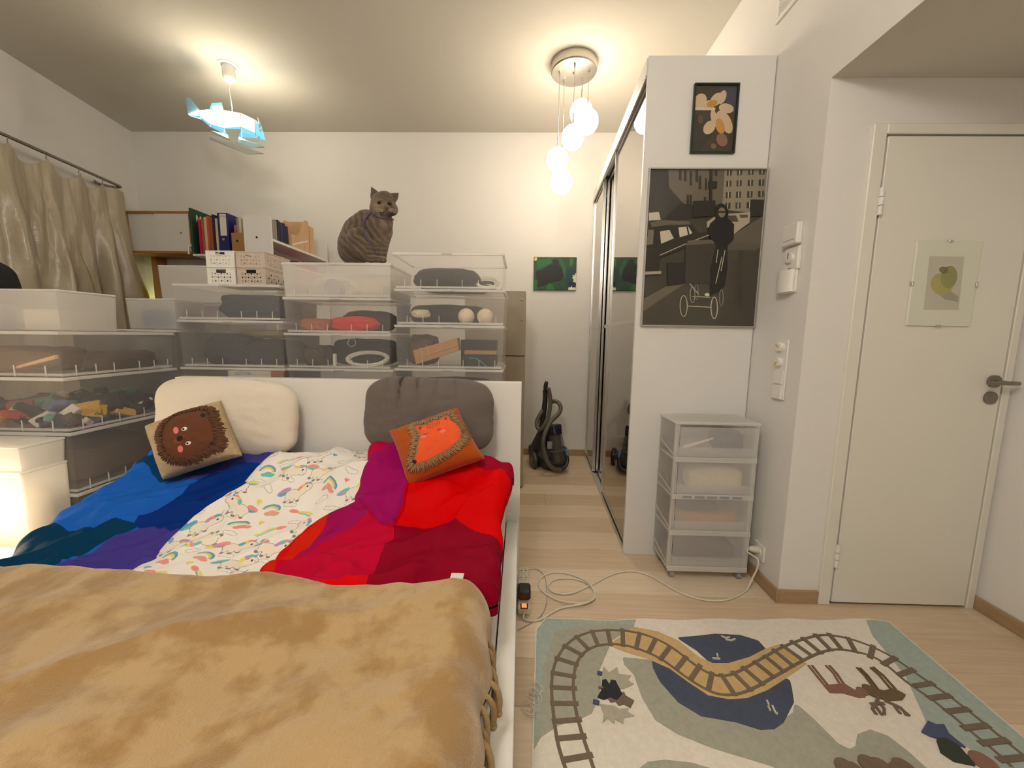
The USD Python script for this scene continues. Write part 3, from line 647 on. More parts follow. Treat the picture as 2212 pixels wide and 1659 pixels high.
obj('desk_board', bx(up[0] + .024, -2.95, 3.70, 3.72, 1.05, 1.80, .002), 'card_tan', label='brown board painting in the shade beside the oak upright', cat='board')  # flat board stands in for the dark shade right of the upright
# the desk light hangs under the cabinet
glow('desk_glow', (.86, .9, .32), DESK_E)
DLx = at(305, 560, y=3.72)[0]
dl = thing('desk_light', 'slim yellow-green light tube under the wall cabinet', 'lamp', (DLx, 3.72, 1.3))
obj('tube', cyl((DLx - .13, 3.73, 1.36), (DLx + .1, 3.73, 1.36), .012, 12), 'desk_glow', dl)
obj('stand', [bx(DLx - .15, DLx + .13, 3.715, 3.745, 1.325, 1.346, .003), bx(DLx - .02, DLx + .02, 3.71, 3.75, 1.05, 1.325, .003)], 'white_satin', dl)

BK = 3.55
zs = at(470, 549, y=BK)[2]
sh = thing('wall_shelf', 'white board shelf beside the wall cabinet, under the books', 'shelf', (-2.6, BK + .15, zs - .02))
obj('board', bx(cx1 + .006, at(530, 545, y=BK)[0], BK - .01, BY - .004, zs - .02, zs - .001, .002), 'cab_white', sh)
gb = thing('large_green_book', 'large dark green picture book at the left end of the shelf', 'book', at(416, 549, y=BK))
p0, p1 = at(413, 447, y=BK - .04), at(421, 549, y=BK - .04)
obj('cover', bx(cx1 + .01, cx1 + .026, BK - .02, BY - .01, zs, p0[2], .002), 'book_green', gb)
tm = meshkit.text_mesh('MA', .055, .0008, bold=True); tv = np.array(tm.vertices)
obj('lettering', trimesh.Trimesh(np.array([cx1 + .0262, BK + .03, p0[2] - .10]) + tv[:, :1] * [0, 1, 0] + tv[:, 1:2] * [0, 0, 1] + tv[:, 2:] * [1, 0, 0], tm.faces, process=False), 'paper_white', gb)
bl = [(429, 434, 474, 'book_crimson', 'thin pinkish red book'), (434.4, 440, 470, 'book_rust', 'rust book'), (440.4, 447, 468, 'book_cream', 'cream book with an orange tint'), (447.4, 452, 466, 'book_orange', 'orange brown book'), (452.4, 459, 468, 'book_rust', 'second rust book'), (459.4, 464, 463, 'book_dark', 'thin black book'), (464.4, 470, 471, 'book_cream', 'slim cream book'), (470.4, 474, 466, 'book_maroon', 'maroon book')]
for x0, x1, top, m, lb in bl:
    b = thing('book', lb + ' in the row between the green book and blue binder', 'book', at(x0, 549, y=BK))
    a, c = at(x0, 505, y=BK), at(x1 - .3, top, y=BK); xr_ = at(x1 - .3, 505, y=BK)[0]; q_ = BK + .002 + .004 * (int(x0) % 3)
    obj('cover', [bx(a[0], a[0] + .002, q_, q_ + .19, zs, c[2]), bx(xr_ - .002, xr_, q_, q_ + .19, zs, c[2]), bx(a[0] + .0021, xr_ - .0021, q_ + .0003, q_ + .0033, zs, c[2] - .0003)], m, b)
    obj('pages', bx(a[0] + .0022, xr_ - .0022, q_ + .0034, q_ + .186, zs + .002, c[2] - .004), 'paper_white', b)
bd = thing('ring_binder', 'dark blue ring binder with a white spine label', 'binder', at(482, 549, y=BK))
a, c = at(474.5, 549, y=BK), at(490, 459.5, y=BK)
obj('cover', bx(a[0], c[0], BK, BK + .275, zs, c[2], .003), 'binder_blue', bd)
l0, l1 = at(477, 509, y=BK), at(487.5, 462, y=BK)
obj('spine_label', bx(l0[0], l1[0], BK - .0012, BK, l0[2], l1[2]), 'paper_white', bd)
obj('label_band', bx(l0[0], l1[0], BK - .0016, BK - .0012, l1[2] - .03, l1[2] - .012), 'book_cream', bd)
fh = at(483, 517, y=BK)
obj('finger_ring', lathe([(.007, 0), (.011, 0), (.011, .003), (.007, .003)], (fh[0], BK, fh[2]), (0, -1, 0), 20), 'alu', bd)
mbx = thing('magazine_box', 'brown cardboard magazine box right of the blue binder', 'magazine file', at(515, 549, y=BK))
a, c = at(502.5, 549, y=BK - .02), at(529, 503, y=BK - .02)
xr = c[0]
side = Polygon([(0, 0), (.24, 0), (.24, .28), (.16, .28), (.05, c[2] - zs), (0, c[2] - zs)])
obj('front', bx(a[0], xr, BK - .02, BK - .016, zs, c[2]), 'card_tan', mbx)
obj('side', [sheet(side, (x_, BK - .016, zs), np.array([0, 1., 0]), np.array([0, 0, 1.]), .002) for x_ in (a[0], xr - .002)], 'card_tan', mbx)
obj('back', bx(a[0], xr, BK + .222, BK + .226, zs, zs + .28), 'card_tan', mbx)
fh = at(512.5, 520.5, y=BK - .02)
obj('finger_hole', cyl((fh[0], BK - .0201, fh[2]), (fh[0], BK - .021, fh[2]), .011, 18), 'dark_gap', mbx)
for x0, x1, top, m, lb in ((505, 510, 485, 'book_orange', 'small orange booklet in the cardboard magazine box'), (511, 516, 470, 'book_grey', 'grey folder in the cardboard magazine box'), (516.5, 522, 468, 'book_cream', 'pale folder in the cardboard magazine box'), (522.4, 527, 472, 'book_grey', 'second grey folder at the right of the cardboard box')):
    a, c = at(x0, 520, y=BK), at(x1 - .4, top, y=BK); xr_ = at(x1 - .4, 520, y=BK)[0]; q_ = BK + .01 + .003 * (int(x0) % 3)
    obj('folder', bx(a[0], xr_, q_, q_ + .19, zs + .001, c[2], .001), m, label=lb, cat='folder')

# free-standing bookcase that runs into the room
b0 = at(529, 543, y=2.95); b1 = at(583, 464.5, y=2.95)
ux0, ux1, uz = b0[0], b1[0], b1[2]
U = thing('bookcase', 'white open bookcase with rounded end panels running out from the back wall', 'bookcase', ((ux0 + ux1) / 2, 3.4, 0))
def endp(Y):
    w_, h_ = ux1 - ux0, uz
    return sheet(sbox(0, 0, w_, h_).buffer(-.02).buffer(.02), (ux0, Y + .018, 0), np.array([1., 0, 0]), np.array([0, 0, 1.]), .018)
obj('end_panel', endp(2.95), 'white_satin', U); obj('end_panel', endp(3.78), 'white_satin', U)
zt = at(583, 515, y=2.97)[2]
zsh = [zt, zt - .26, zt - .56, zt - .9]
for z_ in zsh: obj('shelf_board', bx(ux0 + .005, ux1 - .003, 2.968, 3.78, z_ - .02, z_, .002), 'white_satin', U)
obj('back_board', bx(ux0 + .0, ux0 + .004, 2.968, 3.78, .1, zt + .02), 'white_satin', U)
fh = at(554.5, 512.6, y=2.95)
obj('screw_cap', cyl((fh[0], 2.9505, fh[2]), (fh[0], 2.949, fh[2]), .008, 16), 'dark_gap', U)
bb = [(3.02, .03, .150, 'book_grey', 'grey magazine'), (3.055, .02, .156, 'book_grey', 'pale grey magazine'), (3.085, .03, .166, 'book_dark', 'black backed magazine'), (3.12, .03, .160, 'binder_blue', 'navy magazine'), (3.155, .03, .164, 'book_dark', 'dark magazine'), (3.19, .03, .150, 'book_navy', 'dark blue magazine')]
mat('book_navy', lin(34, 40, 70), .6)
for y_, w_, h_, m, lb in bb:
    obj('magazine', bx(ux0 + .012, ux1 - .03, y_, y_ + w_, zt + .001, zt + h_, .002), m, label=lb + ' standing behind the white end panel of the bookcase', cat='magazine')
fx = ux1 - .012
def mfile(label, y0, y1, h, curve):
    f = thing('magazine_file', label, 'magazine file', (fx - .08, (y0 + y1) / 2, zt + .001))
    L_ = y1 - y0
    pts = [(0, 0), (L_, 0), (L_, h)]
    if curve: pts += [(L_ * .86, h)] + [(L_ * (.86 - .62 * s_), h - (h - .10) * (1 - math.cos(math.pi * s_)) / 2) for s_ in np.linspace(.05, 1, 12)] + [(0, .10)]
    else: pts += [(0, h)]
    P_ = Polygon(pts)
    obj('side', sheet(P_, (fx - .004, y0, zt + .001), np.array([0, 1., 0]), np.array([0, 0, 1.]), .004), 'file_wood', f)
    obj('side', sheet(P_, (ux0 + .01, y0, zt + .001), np.array([0, 1., 0]), np.array([0, 0, 1.]), .004), 'file_wood', f)
    obj('front', bx(ux0 + .014, fx - .004, y0, y0 + .004, zt + .001, zt + .1 if curve else zt + h), 'file_wood', f)
    obj('back', bx(ux0 + .014, fx - .004, y1 - .004, y1, zt + .001, zt + h), 'file_wood', f)
    return f
f1 = mfile('pale wooden magazine file with a curved side on the bookcase', 3.235, 3.50, .265, True)
obj('handle_stick', hexa([(fx + o_, y_, zt + z_ + k_) for o_ in (.0005, .004) for k_ in (0, .012) for y_, z_ in ((3.24, .012), (3.47, .09))]), 'white_satin', f1)
mfile('second wooden magazine file, farther along the bookcase', 3.51, 3.58, .235, False)
zl2 = zsh[1]
for k, (y_, w_, h_, m, lb) in enumerate([(2.99, .03, .17, 'book_maroon', 'dark red book'), (3.025, .035, .15, 'book_cream', 'cream book'), (3.07, .05, .13, 'toy_yellow', 'yellow backed book'), (3.13, .05, .15, 'book_crimson', 'red book'), (3.19, .09, .14, 'book_blue', 'blue book')]):
    obj('book', bx(ux0 + .012, ux1 - .02, y_, y_ + w_, zl2 + .001, zl2 + h_, .002), m, label=lb + ' on the lower shelf of the white bookcase', cat='book')
obj('document_box', bx(ux0 + .012, ux1 - .01, 3.30, 3.62, zl2 + .001, zl2 + .16, .004), 'book_crimson', label='crimson document box on the lower shelf of the bookcase', cat='box')

# ------------------------------------------------------------------ curtain on the left wall
mat('satin', lin(192, 180, 156), .30, spec=.8, sheen=.3, noise=(3, lin(178, 166, 140), .35, .7), bump=(60, .0015), sub=((.35, .31, .22), .12))
mat('lit_yellow', lin(206, 178, 66), .6, sub=((.6, .5, .1), .5))  # the yellow is lamp light painted in, not the cloth colour
mat('rod_steel', (.35, .32, .29), .35, metal=1.0)
ra, rb = at(0, 287, z=2.44), at(258, 402, z=2.44)
rdir = (rb - ra) / np.linalg.norm(rb - ra)
rod0 = ra - rdir * 1.4
off = np.array([rdir[1], -rdir[0], 0])
R = thing('curtain_rod', 'thin grey metal curtain rod along the left wall with a bent end', 'curtain rod', ra)
obj('rod', tube([rod0, rb], .011, 12), 'rod_steel', R, smooth=40)
obj('end_bend', tube([rb, rb + rdir * .03 - off * .02, rb + rdir * .02 - off * .09, rb - rdir * .08 - off * .12], .0105, 12, 16), 'rod_steel', R, smooth=True)
hooks = [(-.95), (-.62), (-.3)] + [float((at(x_, y_, z=2.44) - ra) @ rdir) for x_, y_ in ((12, 293), (90, 330), (168, 362), (220, 385), (247, 397))]
cu = thing('curtain', 'grey beige satin curtain hanging in loose folds from the rod at the left', 'curtain', ra)
hooks = np.array(hooks)
s_ = np.linspace(hooks[0] - .1, hooks[-1] + .09, 420)
zz = np.linspace(0, 1, 130)
Sg, Zg = np.meshgrid(s_, zz, indexing='ij')
k = np.clip(np.searchsorted(hooks, s_), 1, len(hooks) - 1)
ph = (s_ - hooks[k - 1]) / (hooks[k] - hooks[k - 1]); gap = hooks[k] - hooks[k - 1]
sag = np.where((ph > 0) & (ph < 1), np.sin(np.pi * np.clip(ph, 0, 1)) ** .8 * np.minimum(gap * .34, .075), 0)
fold = np.abs(np.cos(np.pi * np.clip(ph, 0, 1)))
wv = meshkit.fbm(np.stack([Sg * 5, Zg * 1.5, Sg * 0 + 3], -1), 3, 5) - .5
amp = .022 + .075 * smoothstep(.03, .5, Zg)
outw = (fold[:, None] ** 1.5 - .45) * amp * 1.2 + wv * .14 * smoothstep(.0, .5, Zg) + .018 * np.sin(Sg * 46 + wv * 9) * smoothstep(.05, .3, Zg)
fine = meshkit.fbm(np.stack([Sg * 16, Zg * 6, Sg * 0 + 9], -1), 3, 8) - .5
outw = outw + fine * .035
top = 2.402 - sag
zbot = .55
Zc = top[:, None] * (1 - Zg) + zbot * Zg
XY = ra[None, None, :2] + Sg[..., None] * rdir[:2] + (outw - .01)[..., None] * off[:2] + (smoothstep(hooks[-1] - .12, hooks[-1] + .09, Sg) * smoothstep(0, .9, Zg) * .17)[..., None] * rdir[:2]
v = np.concatenate([XY, Zc[..., None]], -1).reshape(-1, 3)
f = grid_faces(420, 130)
v2 = v - np.tile(np.array([*off[:2], 0]) * .003, (len(v), 1))
ed = lambda idx: np.vstack([np.stack([idx[:-1], idx[1:], idx[1:] + len(v)], 1), np.stack([idx[:-1], idx[1:] + len(v), idx[:-1] + len(v)], 1)])
gi = np.arange(420 * 130).reshape(420, 130)
F = np.vstack([f, f[:, ::-1] + len(v), ed(gi[0]), ed(gi[-1]), ed(gi[:, 0]), ed(gi[:, -1])])
obj('fabric', trimesh.Trimesh(np.vstack([v, v2]), F, process=False), 'satin', cu, smooth=True)
e_ = v.reshape(420, 130, 3)[-1]
e2 = e_ - np.array([*rdir[:2], 0]) * .05 - np.array([*off[:2], 0]) * .012
lv = np.vstack([e_ + np.array([*rdir[:2], 0]) * .004, e2 + [0, 0, 0]]); n_ = 130
i_ = np.arange(n_ - 1)
lin_f = np.vstack([np.stack([i_, i_ + 1, i_ + 1 + n_], 1), np.stack([i_, i_ + 1 + n_, i_ + n_], 1)])
lvb = lv + np.array([*off[:2], 0]) * -.002
obj('lining', trimesh.Trimesh(np.vstack([lv, lvb]), np.vstack([lin_f, lin_f[:, ::-1] + 2 * n_]), process=False), 'lit_yellow', cu, smooth=True, label='lining at the curtain edge, yellow lamp light put in its colour')  # edge strip tinted yellow for the lamp light falling on it
Vc = v.reshape(420, 130, 3)
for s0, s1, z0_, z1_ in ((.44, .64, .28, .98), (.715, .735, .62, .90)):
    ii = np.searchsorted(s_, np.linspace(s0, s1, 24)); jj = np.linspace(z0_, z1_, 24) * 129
    obj('lining_edge', tube([Vc[min(a_, 419), int(b_)] + off * .004 for a_, b_ in zip(ii, jj)], np.linspace(.001, .005, 24), 6), 'lit_yellow', cu, smooth=True, label='yellow streak of painted light along a fold')  # thin tubes paint in yellow light seen through the curtain gaps
for h_ in hooks:
    p_ = ra + rdir * h_
    obj('hook', tube([p_ + [0, 0, .011], p_ + [0, 0, -.012] + off * .004, p_ + [0, 0, -.042]], .0035, 6), 'rod_steel', cu)

# ------------------------------------------------------------------ grey metal cabinet behind the boxes
mat('grey_metal', lin(168, 156, 134), .42, metal=.0, spec=.6)
gcx1, gcy = .03, 2.965
K = thing('metal_cabinet', 'grey beige metal cabinet of two units with small knobs, behind the right stack', 'cabinet', (-.2, 3.1, 0))
def rpanel(x0, x1, z0, z1, r, y, th):
    p = sbox(0, 0, x1 - x0, z1 - z0)
    p = p.buffer(-r).buffer(r)
    return sheet(p, (x0, y, z0), np.array([1., 0, 0]), np.array([0, 0, 1.]), th)
for z0, z1 in ((.012, 1.044), (1.048, 1.53)):
    obj('shell', bx(-.43, gcx1, gcy, 3.3, z0, z1, .006), 'grey_metal', K)
    fp = obj('front_panel', rpanel(-.428, gcx1 - .002, z0 + .002, z1 - .002, .018, gcy, .006), 'grey_metal', K)
    for kx, ky in (((1127, 648), (1127, 692)) if z1 > 1.2 else ((1110, 798), (1128, 838), (1129, 908))):
        c_ = at(kx, ky, y=gcy - .012)
        obj('knob', lathe([(0, -.008), (.004, -.007), (.006, -.002), (.0045, .006)], c_, (0, 1, 0), 14), 'alu', fp, smooth=True)
obj('foot', [cyl((x_, y_, 0), (x_, y_, .013), .015, 12) for x_ in (-.4, .005) for y_ in (gcy + .03, 3.27)], 'black', K)

# ------------------------------------------------------------------ vacuum cleaner
mat('vac_dark', (.030, .028, .027), .35, spec=.6); mat('vac_grey', lin(98, 92, 82), .42); mat('vac_purple', lin(34, 28, 50), .4); mat('vac_blue', lin(90, 150, 210), .35)
V = thing('vacuum_cleaner', 'dark grey cylinder vacuum cleaner with a looped hose, parked by the back wall', 'vacuum cleaner', (.25, 3.5, 0))
VY = 3.42; sc = VY / 840 * 1.0
def vp(x_, y_, dy=0): return at(x_, y_, y=VY + dy)
body = (hull([(vp(1185, 1000, -.02), .055), (vp(1210, 1002, 0), .055), (vp(1160, 985, .12), .075), (vp(1165, 960, .2), .07), (vp(1205, 985, .1), .06)]) + hull([(vp(1165, 965, .12), .08), (vp(1178, 935, .1), .07)]))
body = body.refine_to_length(.02)
bm = trimesh.Trimesh(*(lambda q: (q.vert_properties[:, :3], q.tri_verts))(body.to_mesh())); trimesh.smoothing.filter_taubin(bm, iterations=8)
bv = np.array(bm.vertices); bv[:, 2] = np.maximum(bv[:, 2], .004)
obj('body', trimesh.Trimesh(bv, bm.faces), 'vac_dark', V, smooth=True)
bt, bb_ = vp(1199, 938, -.03), vp(1207, 1000, -.06); ax = bt - bb_; hL = np.linalg.norm(ax); rB = 17 * sc
obj('dust_bin', lathe([(0, 0), (rB * .95, .002), (rB * 1.02, hL * .3), (rB * .92, hL * .85), (rB * .88, hL), (0, hL)], bb_, ax, 40), 'bin_clear', V, smooth=30)
obj('bin_core', lathe([(0, .01), (rB * .55, .012), (rB * .6, hL * .5), (rB * .7, hL * .98), (0, hL * .98)], bb_, ax, 24), 'vac_grey', V, smooth=30)
obj('bin_band', lathe([(rB * .9, hL * .42), (rB * 1.035, hL * .42), (rB * 1.03, hL * .47), (rB * .9, hL * .47)], bb_, ax, 40), 'vac_grey', V, smooth=30)
obj('cyclone_top', lathe([(0, hL), (rB * .92, hL), (rB * .9, hL * 1.15), (rB * .7, hL * 1.32), (0, hL * 1.36)], bb_, ax, 32), 'vac_purple', V, smooth=30)
axn = ax / hL
for k in range(8):
    g_ = k * math.pi / 4 + .2
    s1 = np.array([math.cos(g_), math.sin(g_), 0]); s1 -= axn * (s1 @ axn)
    o_ = bb_ + ax * 1.06 + s1 * rB * .78
    obj('cyclone', lathe([(0, 0), (.012, 0), (.0145, hL * .2), (.010, hL * .27), (0, hL * .28)], o_, ax, 12), 'vac_purple', V, smooth=40)
lb = vp(1187, 958, -.03) + np.array([0, -rB * .85, 0])
obj('sticker', hexa([lb + [a_, b_ + abs(a_) * .3, c_] for b_ in (-.006, .004) for a_ in (-.024, .022) for c_ in (-.032, .032)]), 'plastic_grey', V)
obj('blue_clip', hull([(vp(1224, 972, -.06), .012), (vp(1226, 983, -.06), .012)]), 'vac_blue', V, smooth=True, label='pale blue clip')
for (wx, wy, dy) in ((1153, 978, .02), (1218, 985, .2)):
    c_ = vp(wx, wy, dy); c_[2] = max(c_[2], .083)
    wh = obj('wheel', lathe([(0, -.018), (.075, -.016), (.08, 0), (.075, .016), (0, .018)], (c_[0], c_[1], .081), (1, .35, 0), 36), 'vac_dark', V, smooth=30)
    obj('hub', lathe([(0, -.024), (.03, -.022), (.034, .0), (.03, .022), (0, .024)], (c_[0], c_[1], .081), (1, .35, 0), 24), 'vac_grey', wh, smooth=30)
hose = [(1211, 1014, -.13), (1195, 1011, -.17), (1184, 1000, -.19), (1176, 978, -.19), (1174, 948, -.18), (1181, 927, -.16), (1193, 907, -.12), (1207, 893, -.08), (1211, 880, -.05), (1206, 870, -.03), (1193, 868, 0)]
obj('hose', tube([vp(*h_) for h_ in hose], .0185, 16, 90), 'vac_grey', V, smooth=True)
hose2 = [(1184, 838, -.05), (1188, 856, -.05), (1188, 880, -.06), (1184, 900, -.07), (1176, 918, -.08), (1166, 928, -.06), (1160, 921, -.03), (1162, 904, 0), (1172, 886, .03)]
obj('hose', tube([vp(*h_) for h_ in hose2], .018, 16, 90), 'vac_grey', V, smooth=True)
hose3 = [(1209, 1013, -.12), (1220, 1009, -.1), (1225, 999, -.08), (1224, 984, -.06)]
obj('hose', tube([vp(*h_) for h_ in hose3], .015, 14, 40), 'vac_dark', V, smooth=True)
obj('wand', tube([vp(1177, 842, .02), vp(1176, 880, .03), vp(1171, 915, .05), vp(1172, 945, .08)], [.02, .024, .026, .024], 14, 30), 'vac_dark', V, smooth=True)
obj('grip', tube([vp(1179, 846, .0), vp(1179, 832, .0), vp(1181, 824, .0)], [.017, .019, .013], 14, 14), 'vac_purple', V, smooth=True)
obj('floor_head', hull([(vp(1146, 965, .18), .02), (vp(1147, 985, .16), .02), (vp(1152, 960, .28), .02)]), 'vac_dark', V, smooth=True)

# ------------------------------------------------------------------ sockets, switches, thermostats
def socket(label, c, ux, uz, nrm, gang=1, vert=False):
    ux, uz, nrm = (np.array(q_, float) for q_ in (ux, uz, nrm)); c = np.array(c, float)
    S = thing('wall_socket', label, 'socket', c)
    w = .081 * gang
    def blk(a0, a1, b0, b1, d0, d1, bev=.002):
        m_ = bx(a0, a1, b0, b1, d0, d1, bev); v_ = np.array(m_.vertices)
        return trimesh.Trimesh(c + v_[:, :1] * ux + v_[:, 1:2] * uz + v_[:, 2:] * nrm, m_.faces, process=False)
    obj('plate', blk(-w / 2, w / 2, -.0405, .0405, .0008, .011), 'white_plastic', S)
    for i in range(gang):
        o_ = c + ux * (-w / 2 + .0405 + .081 * i)
        m_ = lathe([(.0, .0112), (.018, .0112), (.0205, .0135), (.0225, .0135), (.023, .011)], o_, nrm, 28)
        sk = obj('socket_well', m_, 'white_plastic', S, smooth=30)
        obj('contact', [cyl(o_ + nrm * .011 + ux * s_ * .0095, o_ + nrm * .0118 + ux * s_ * .0095, .0028, 10) for s_ in (-1, 1)], 'dark_gap', sk)
    return blk
socket('double white socket low on the back wall behind the vacuum cleaner', at(1178, 945, y=BY - .0002), (1, 0, 0), (0, 0, 1), (0, -1, 0), 2)
so = at(1643, 1190, x=RX)
blk = socket('white wall socket above the baseboard right of the drawer tower', so, (0, -1, 0), (0, 0, 1), (-1, 0, 0))
def wallbox(y0, y1, z0, z1, d, b=.004): return bx(RX - d, RX - .0006, y0, y1, z0, z1, b)
q = lambda x_, y_: at(x_, y_, x=RX)
def yz(x0, y0, x1, y1):
    a, b = q(x0, y0), q(x1, y1); return min(a[1], b[1]), max(a[1], b[1]), min(a[2], b[2]), max(a[2], b[2])
ya, yb2, za_, zb2 = yz(1704, 491, 1733, 525)
T1 = thing('thermostat', 'uppermost white wall control beside the door, a plain box', 'thermostat', (RX, (ya + yb2) / 2, za_))
obj('case', wallbox(ya, yb2, za_, zb2, .026, .005), 'white_plastic', T1)
obj('slot', bx(RX - .0262, RX - .0255, ya + .015, yb2 - .012, za_ + .02, za_ + .023), 'book_grey', T1)
ya, yb2, za_, zb2 = yz(1704, 540, 1730, 580)
T2 = thing('thermostat', 'middle white wall control beside the door, with a round dial', 'thermostat', (RX, (ya + yb2) / 2, za_))
obj('case', wallbox(ya, yb2, za_, zb2, .018, .004), 'white_plastic', T2)
obj('dial', lathe([(0, .0), (.023, 0), (.022, .011), (.0, .012)], (RX - .018, (ya + yb2) / 2, (za_ + zb2) / 2 + .004), (-1, 0, 0), 24), 'white_plastic', T2, smooth=30)
obj('pointer', [bx(RX - .032, RX - .0295, (ya + yb2) / 2 - .003, (ya + yb2) / 2 + .003, (za_ + zb2) / 2, (za_ + zb2) / 2 + .024), bx(RX - .019, RX - .0175, (ya + yb2) / 2 - .01, (ya + yb2) / 2 + .012, za_ + .004, za_ + .009)], 'book_grey', T2)
ya, yb2, za_, zb2 = yz(1689, 588, 1722, 631)
T3 = thing('motion_sensor', 'lowest of the three white wall controls, with a bulging front', 'sensor', (RX, (ya + yb2) / 2, za_))
obj('base', wallbox(ya, yb2, za_, zb2, .012, .004), 'white_plastic', T3)
mm = lathe([(0, 0), (.5, 0), (.5, 1), (0, 1)], (0, 0, 0), (0, 0, 1), 40); vv = np.array(mm.vertices)
vv = np.stack([RX - .012 - np.maximum(vv[:, 0], -.3) * 0 - np.where(vv[:, 0] > -.1, (vv[:, 0] + .1) * .045, 0), (ya + yb2) / 2 + vv[:, 1] * (yb2 - ya) * .9, za_ + .004 + vv[:, 2] * (zb2 - za_ - .008)], 1)
obj('dome', trimesh.Trimesh(vv).convex_hull, 'white_plastic', T3, smooth=30)
P4 = thing('switch_panel', 'tall white panel of two dimmers and two switches beside the wardrobe', 'switch', (RX, 1.86, .92))
ya, yb2, za_, zb2 = yz(1684, 733, 1693, 865)
ya = q(1708, 733)[1]; zt_ = q(1696, 733)[2]; zb_2 = q(1680, 862)[2]
yb2 = ya + .082
hh = (zt_ - zb_2) / 4
obj('plate', wallbox(ya, yb2, zb_2, zt_, .0095, .003), 'white_plastic', P4)
for k in range(4):
    zc_ = zt_ - hh * (k + .5); yc = (ya + yb2) / 2
    if k < 2:
        kn = obj('dimmer_knob', lathe([(.021, 0), (.02, .014), (.017, .017), (0, .017)], (RX - .0095, yc, zc_), (-1, 0, 0), 26), 'white_plastic', P4, smooth=30)
        an = (.6, -.9)[k]
        obj('marker', hexa([np.array([RX - o_, yc, zc_]) + np.array([0, math.cos(an), math.sin(an)]) * r_ + np.array([0, -math.sin(an), math.cos(an)]) * s_ for o_ in (.026, .0283) for r_, s_ in ((-.002, -.0035), (.019, -.0035), (.019, .0035), (-.002, .0035))]), 'toy_yellow', kn, label='yellow marker')
    else:
        obj('rocker', hexa([(RX - d_, y_, z_) for d_, y_, z_ in [(.0095, yc - .03, zc_ - .03), (.0095, yc + .03, zc_ - .03), (.0095, yc + .03, zc_ + .03), (.0095, yc - .03, zc_ + .03), (.016, yc - .029, zc_ - .029), (.016, yc + .029, zc_ - .029), (.0125, yc + .029, zc_ + .029), (.0125, yc - .029, zc_ + .029)]]), 'white_satin', P4)
# ------------------------------------------------------------------ pictures
def flat(name, col, rough=.6):
    if not stage.GetPrimAtPath(f'/World/Looks/{name}'): mat(name, lin(*col), rough)
    return name
PRN = {}
def tone(*c):
    n = 'print_%02x%02x%02x' % tuple(c)
    if n not in PRN: PRN[n] = mat(n, lin(*c), .55)
    return n
X3, Y3, Z3 = np.eye(3)
class Picture:
    """a flat print on an upright plane facing the camera side; shapes are given as points of the photograph"""
    def __init__(s, root, Y, conv, clip): s.root, s.Y, s.conv, s.clip, s.k = root, Y, conv, clip, 0
    def P(s, pts): return [tuple(at(*s.conv(*p), y=s.Y)[[0, 2]]) for p in pts]
    def put(s, name, shape, col):
        s.k += 1
        g = shape.buffer(0).intersection(s.clip)
        if g.is_empty: return
        obj(name, sheet(g, (0, s.Y, 0), X3, Z3, .00015 * s.k + .0002), tone(*col), s.root)
    def poly(s, name, pts, col): s.put(name, Polygon(s.P(pts)), col)
    def line(s, name, pts, w, col): s.put(name, LineString(s.P(pts)).buffer(w, cap_style=2), col)
    def ell(s, name, x, y, rx, ry, col, rot=0, ring=None):
        t = np.linspace(0, 2 * math.pi, 29)[:-1]; c_, s_ = math.cos(math.radians(rot)), math.sin(math.radians(rot))
        g = Polygon(s.P([(x + rx * math.cos(a) * c_ - ry * math.sin(a) * s_, y + rx * math.cos(a) * s_ + ry * math.sin(a) * c_) for a in t]))
        s.put(name, g if ring is None else g.exterior.buffer(ring), col)
clear('picture_glass', .93, (.98, .98, .98), (.05, .05, .05), .03, 0)
usdkit.material(stage, '/World/Looks/glazing', {'t': ('transparent_bsdf', {'color': (.97, .97, .96)}), 'g': ('glossy_bsdf', {'color': (1, 1, 1), 'roughness': .03}), 'm': ('mix_closure', {'fac': .018})}, [('t.BSDF', 'm.closure1'), ('g.BSDF', 'm.closure2')], surface='m.closure')
z5 = lambda x_, y_: (1260 + x_ * .3859, 100 + y_ * .3859)
PY = 2.05
def frame(root, x0, x1, z0, z1, Y, d, w, m, glass=True, name='frame_bar'):
    for a in (bx(x0, x0 + w, Y - d, Y, z0, z1, .001), bx(x1 - w, x1, Y - d, Y, z0, z1, .001), bx(x0 + w, x1 - w, Y - d, Y, z0, z0 + w, .001), bx(x0 + w, x1 - w, Y - d, Y, z1 - w, z1, .001)):
        obj(name, a, m, root)
    if glass: obj('glass', bx(x0 + w, x1 - w, Y - d * .72, Y - d * .62, z0 + w, z1 - w), 'glazing', root)
# large black and white photograph
x0, x1, z0, z1 = .611, 1.188, 1.256, 2.024
po = thing('framed_photograph', 'large framed black and white street photograph of a cyclist on the wardrobe end', 'picture', ((x0 + x1) / 2, PY, z0))
mat('alu_matt', (.55, .53, .50), .4, metal=1.0)
frame(po, x0, x1, z0, z1, PY - .001, .018, .007, 'alu_matt')
obj('backing', bx(x0 + .003, x1 - .003, PY - .005, PY - .001, z0 + .003, z1 - .003), tone(70, 64, 56), po)
F = Picture(po, PY - .005, z5, sbox(x0 + .007, z0 + .007, x1 - .007, z1 - .007))
F.poly('dark_house', [(360, 680), (660, 680), (640, 900), (700, 960), (360, 990)], (50, 46, 41))
F.poly('house', [(475, 680), (800, 680), (790, 870), (700, 905), (560, 880), (480, 790)], (112, 103, 90))
for a in ((535, 690, 550, 750), (563, 692, 578, 755), (595, 700, 608, 780), (628, 690, 642, 760), (645, 725, 660, 800), (680, 740, 692, 805), (735, 690, 750, 725), (578, 830, 590, 900), (595, 832, 606, 905), (675, 845, 686, 900)):
    F.poly('house_window', [(a[0], a[1]), (a[2], a[1]), (a[2], a[3]), (a[0], a[3])], (44, 40, 36))
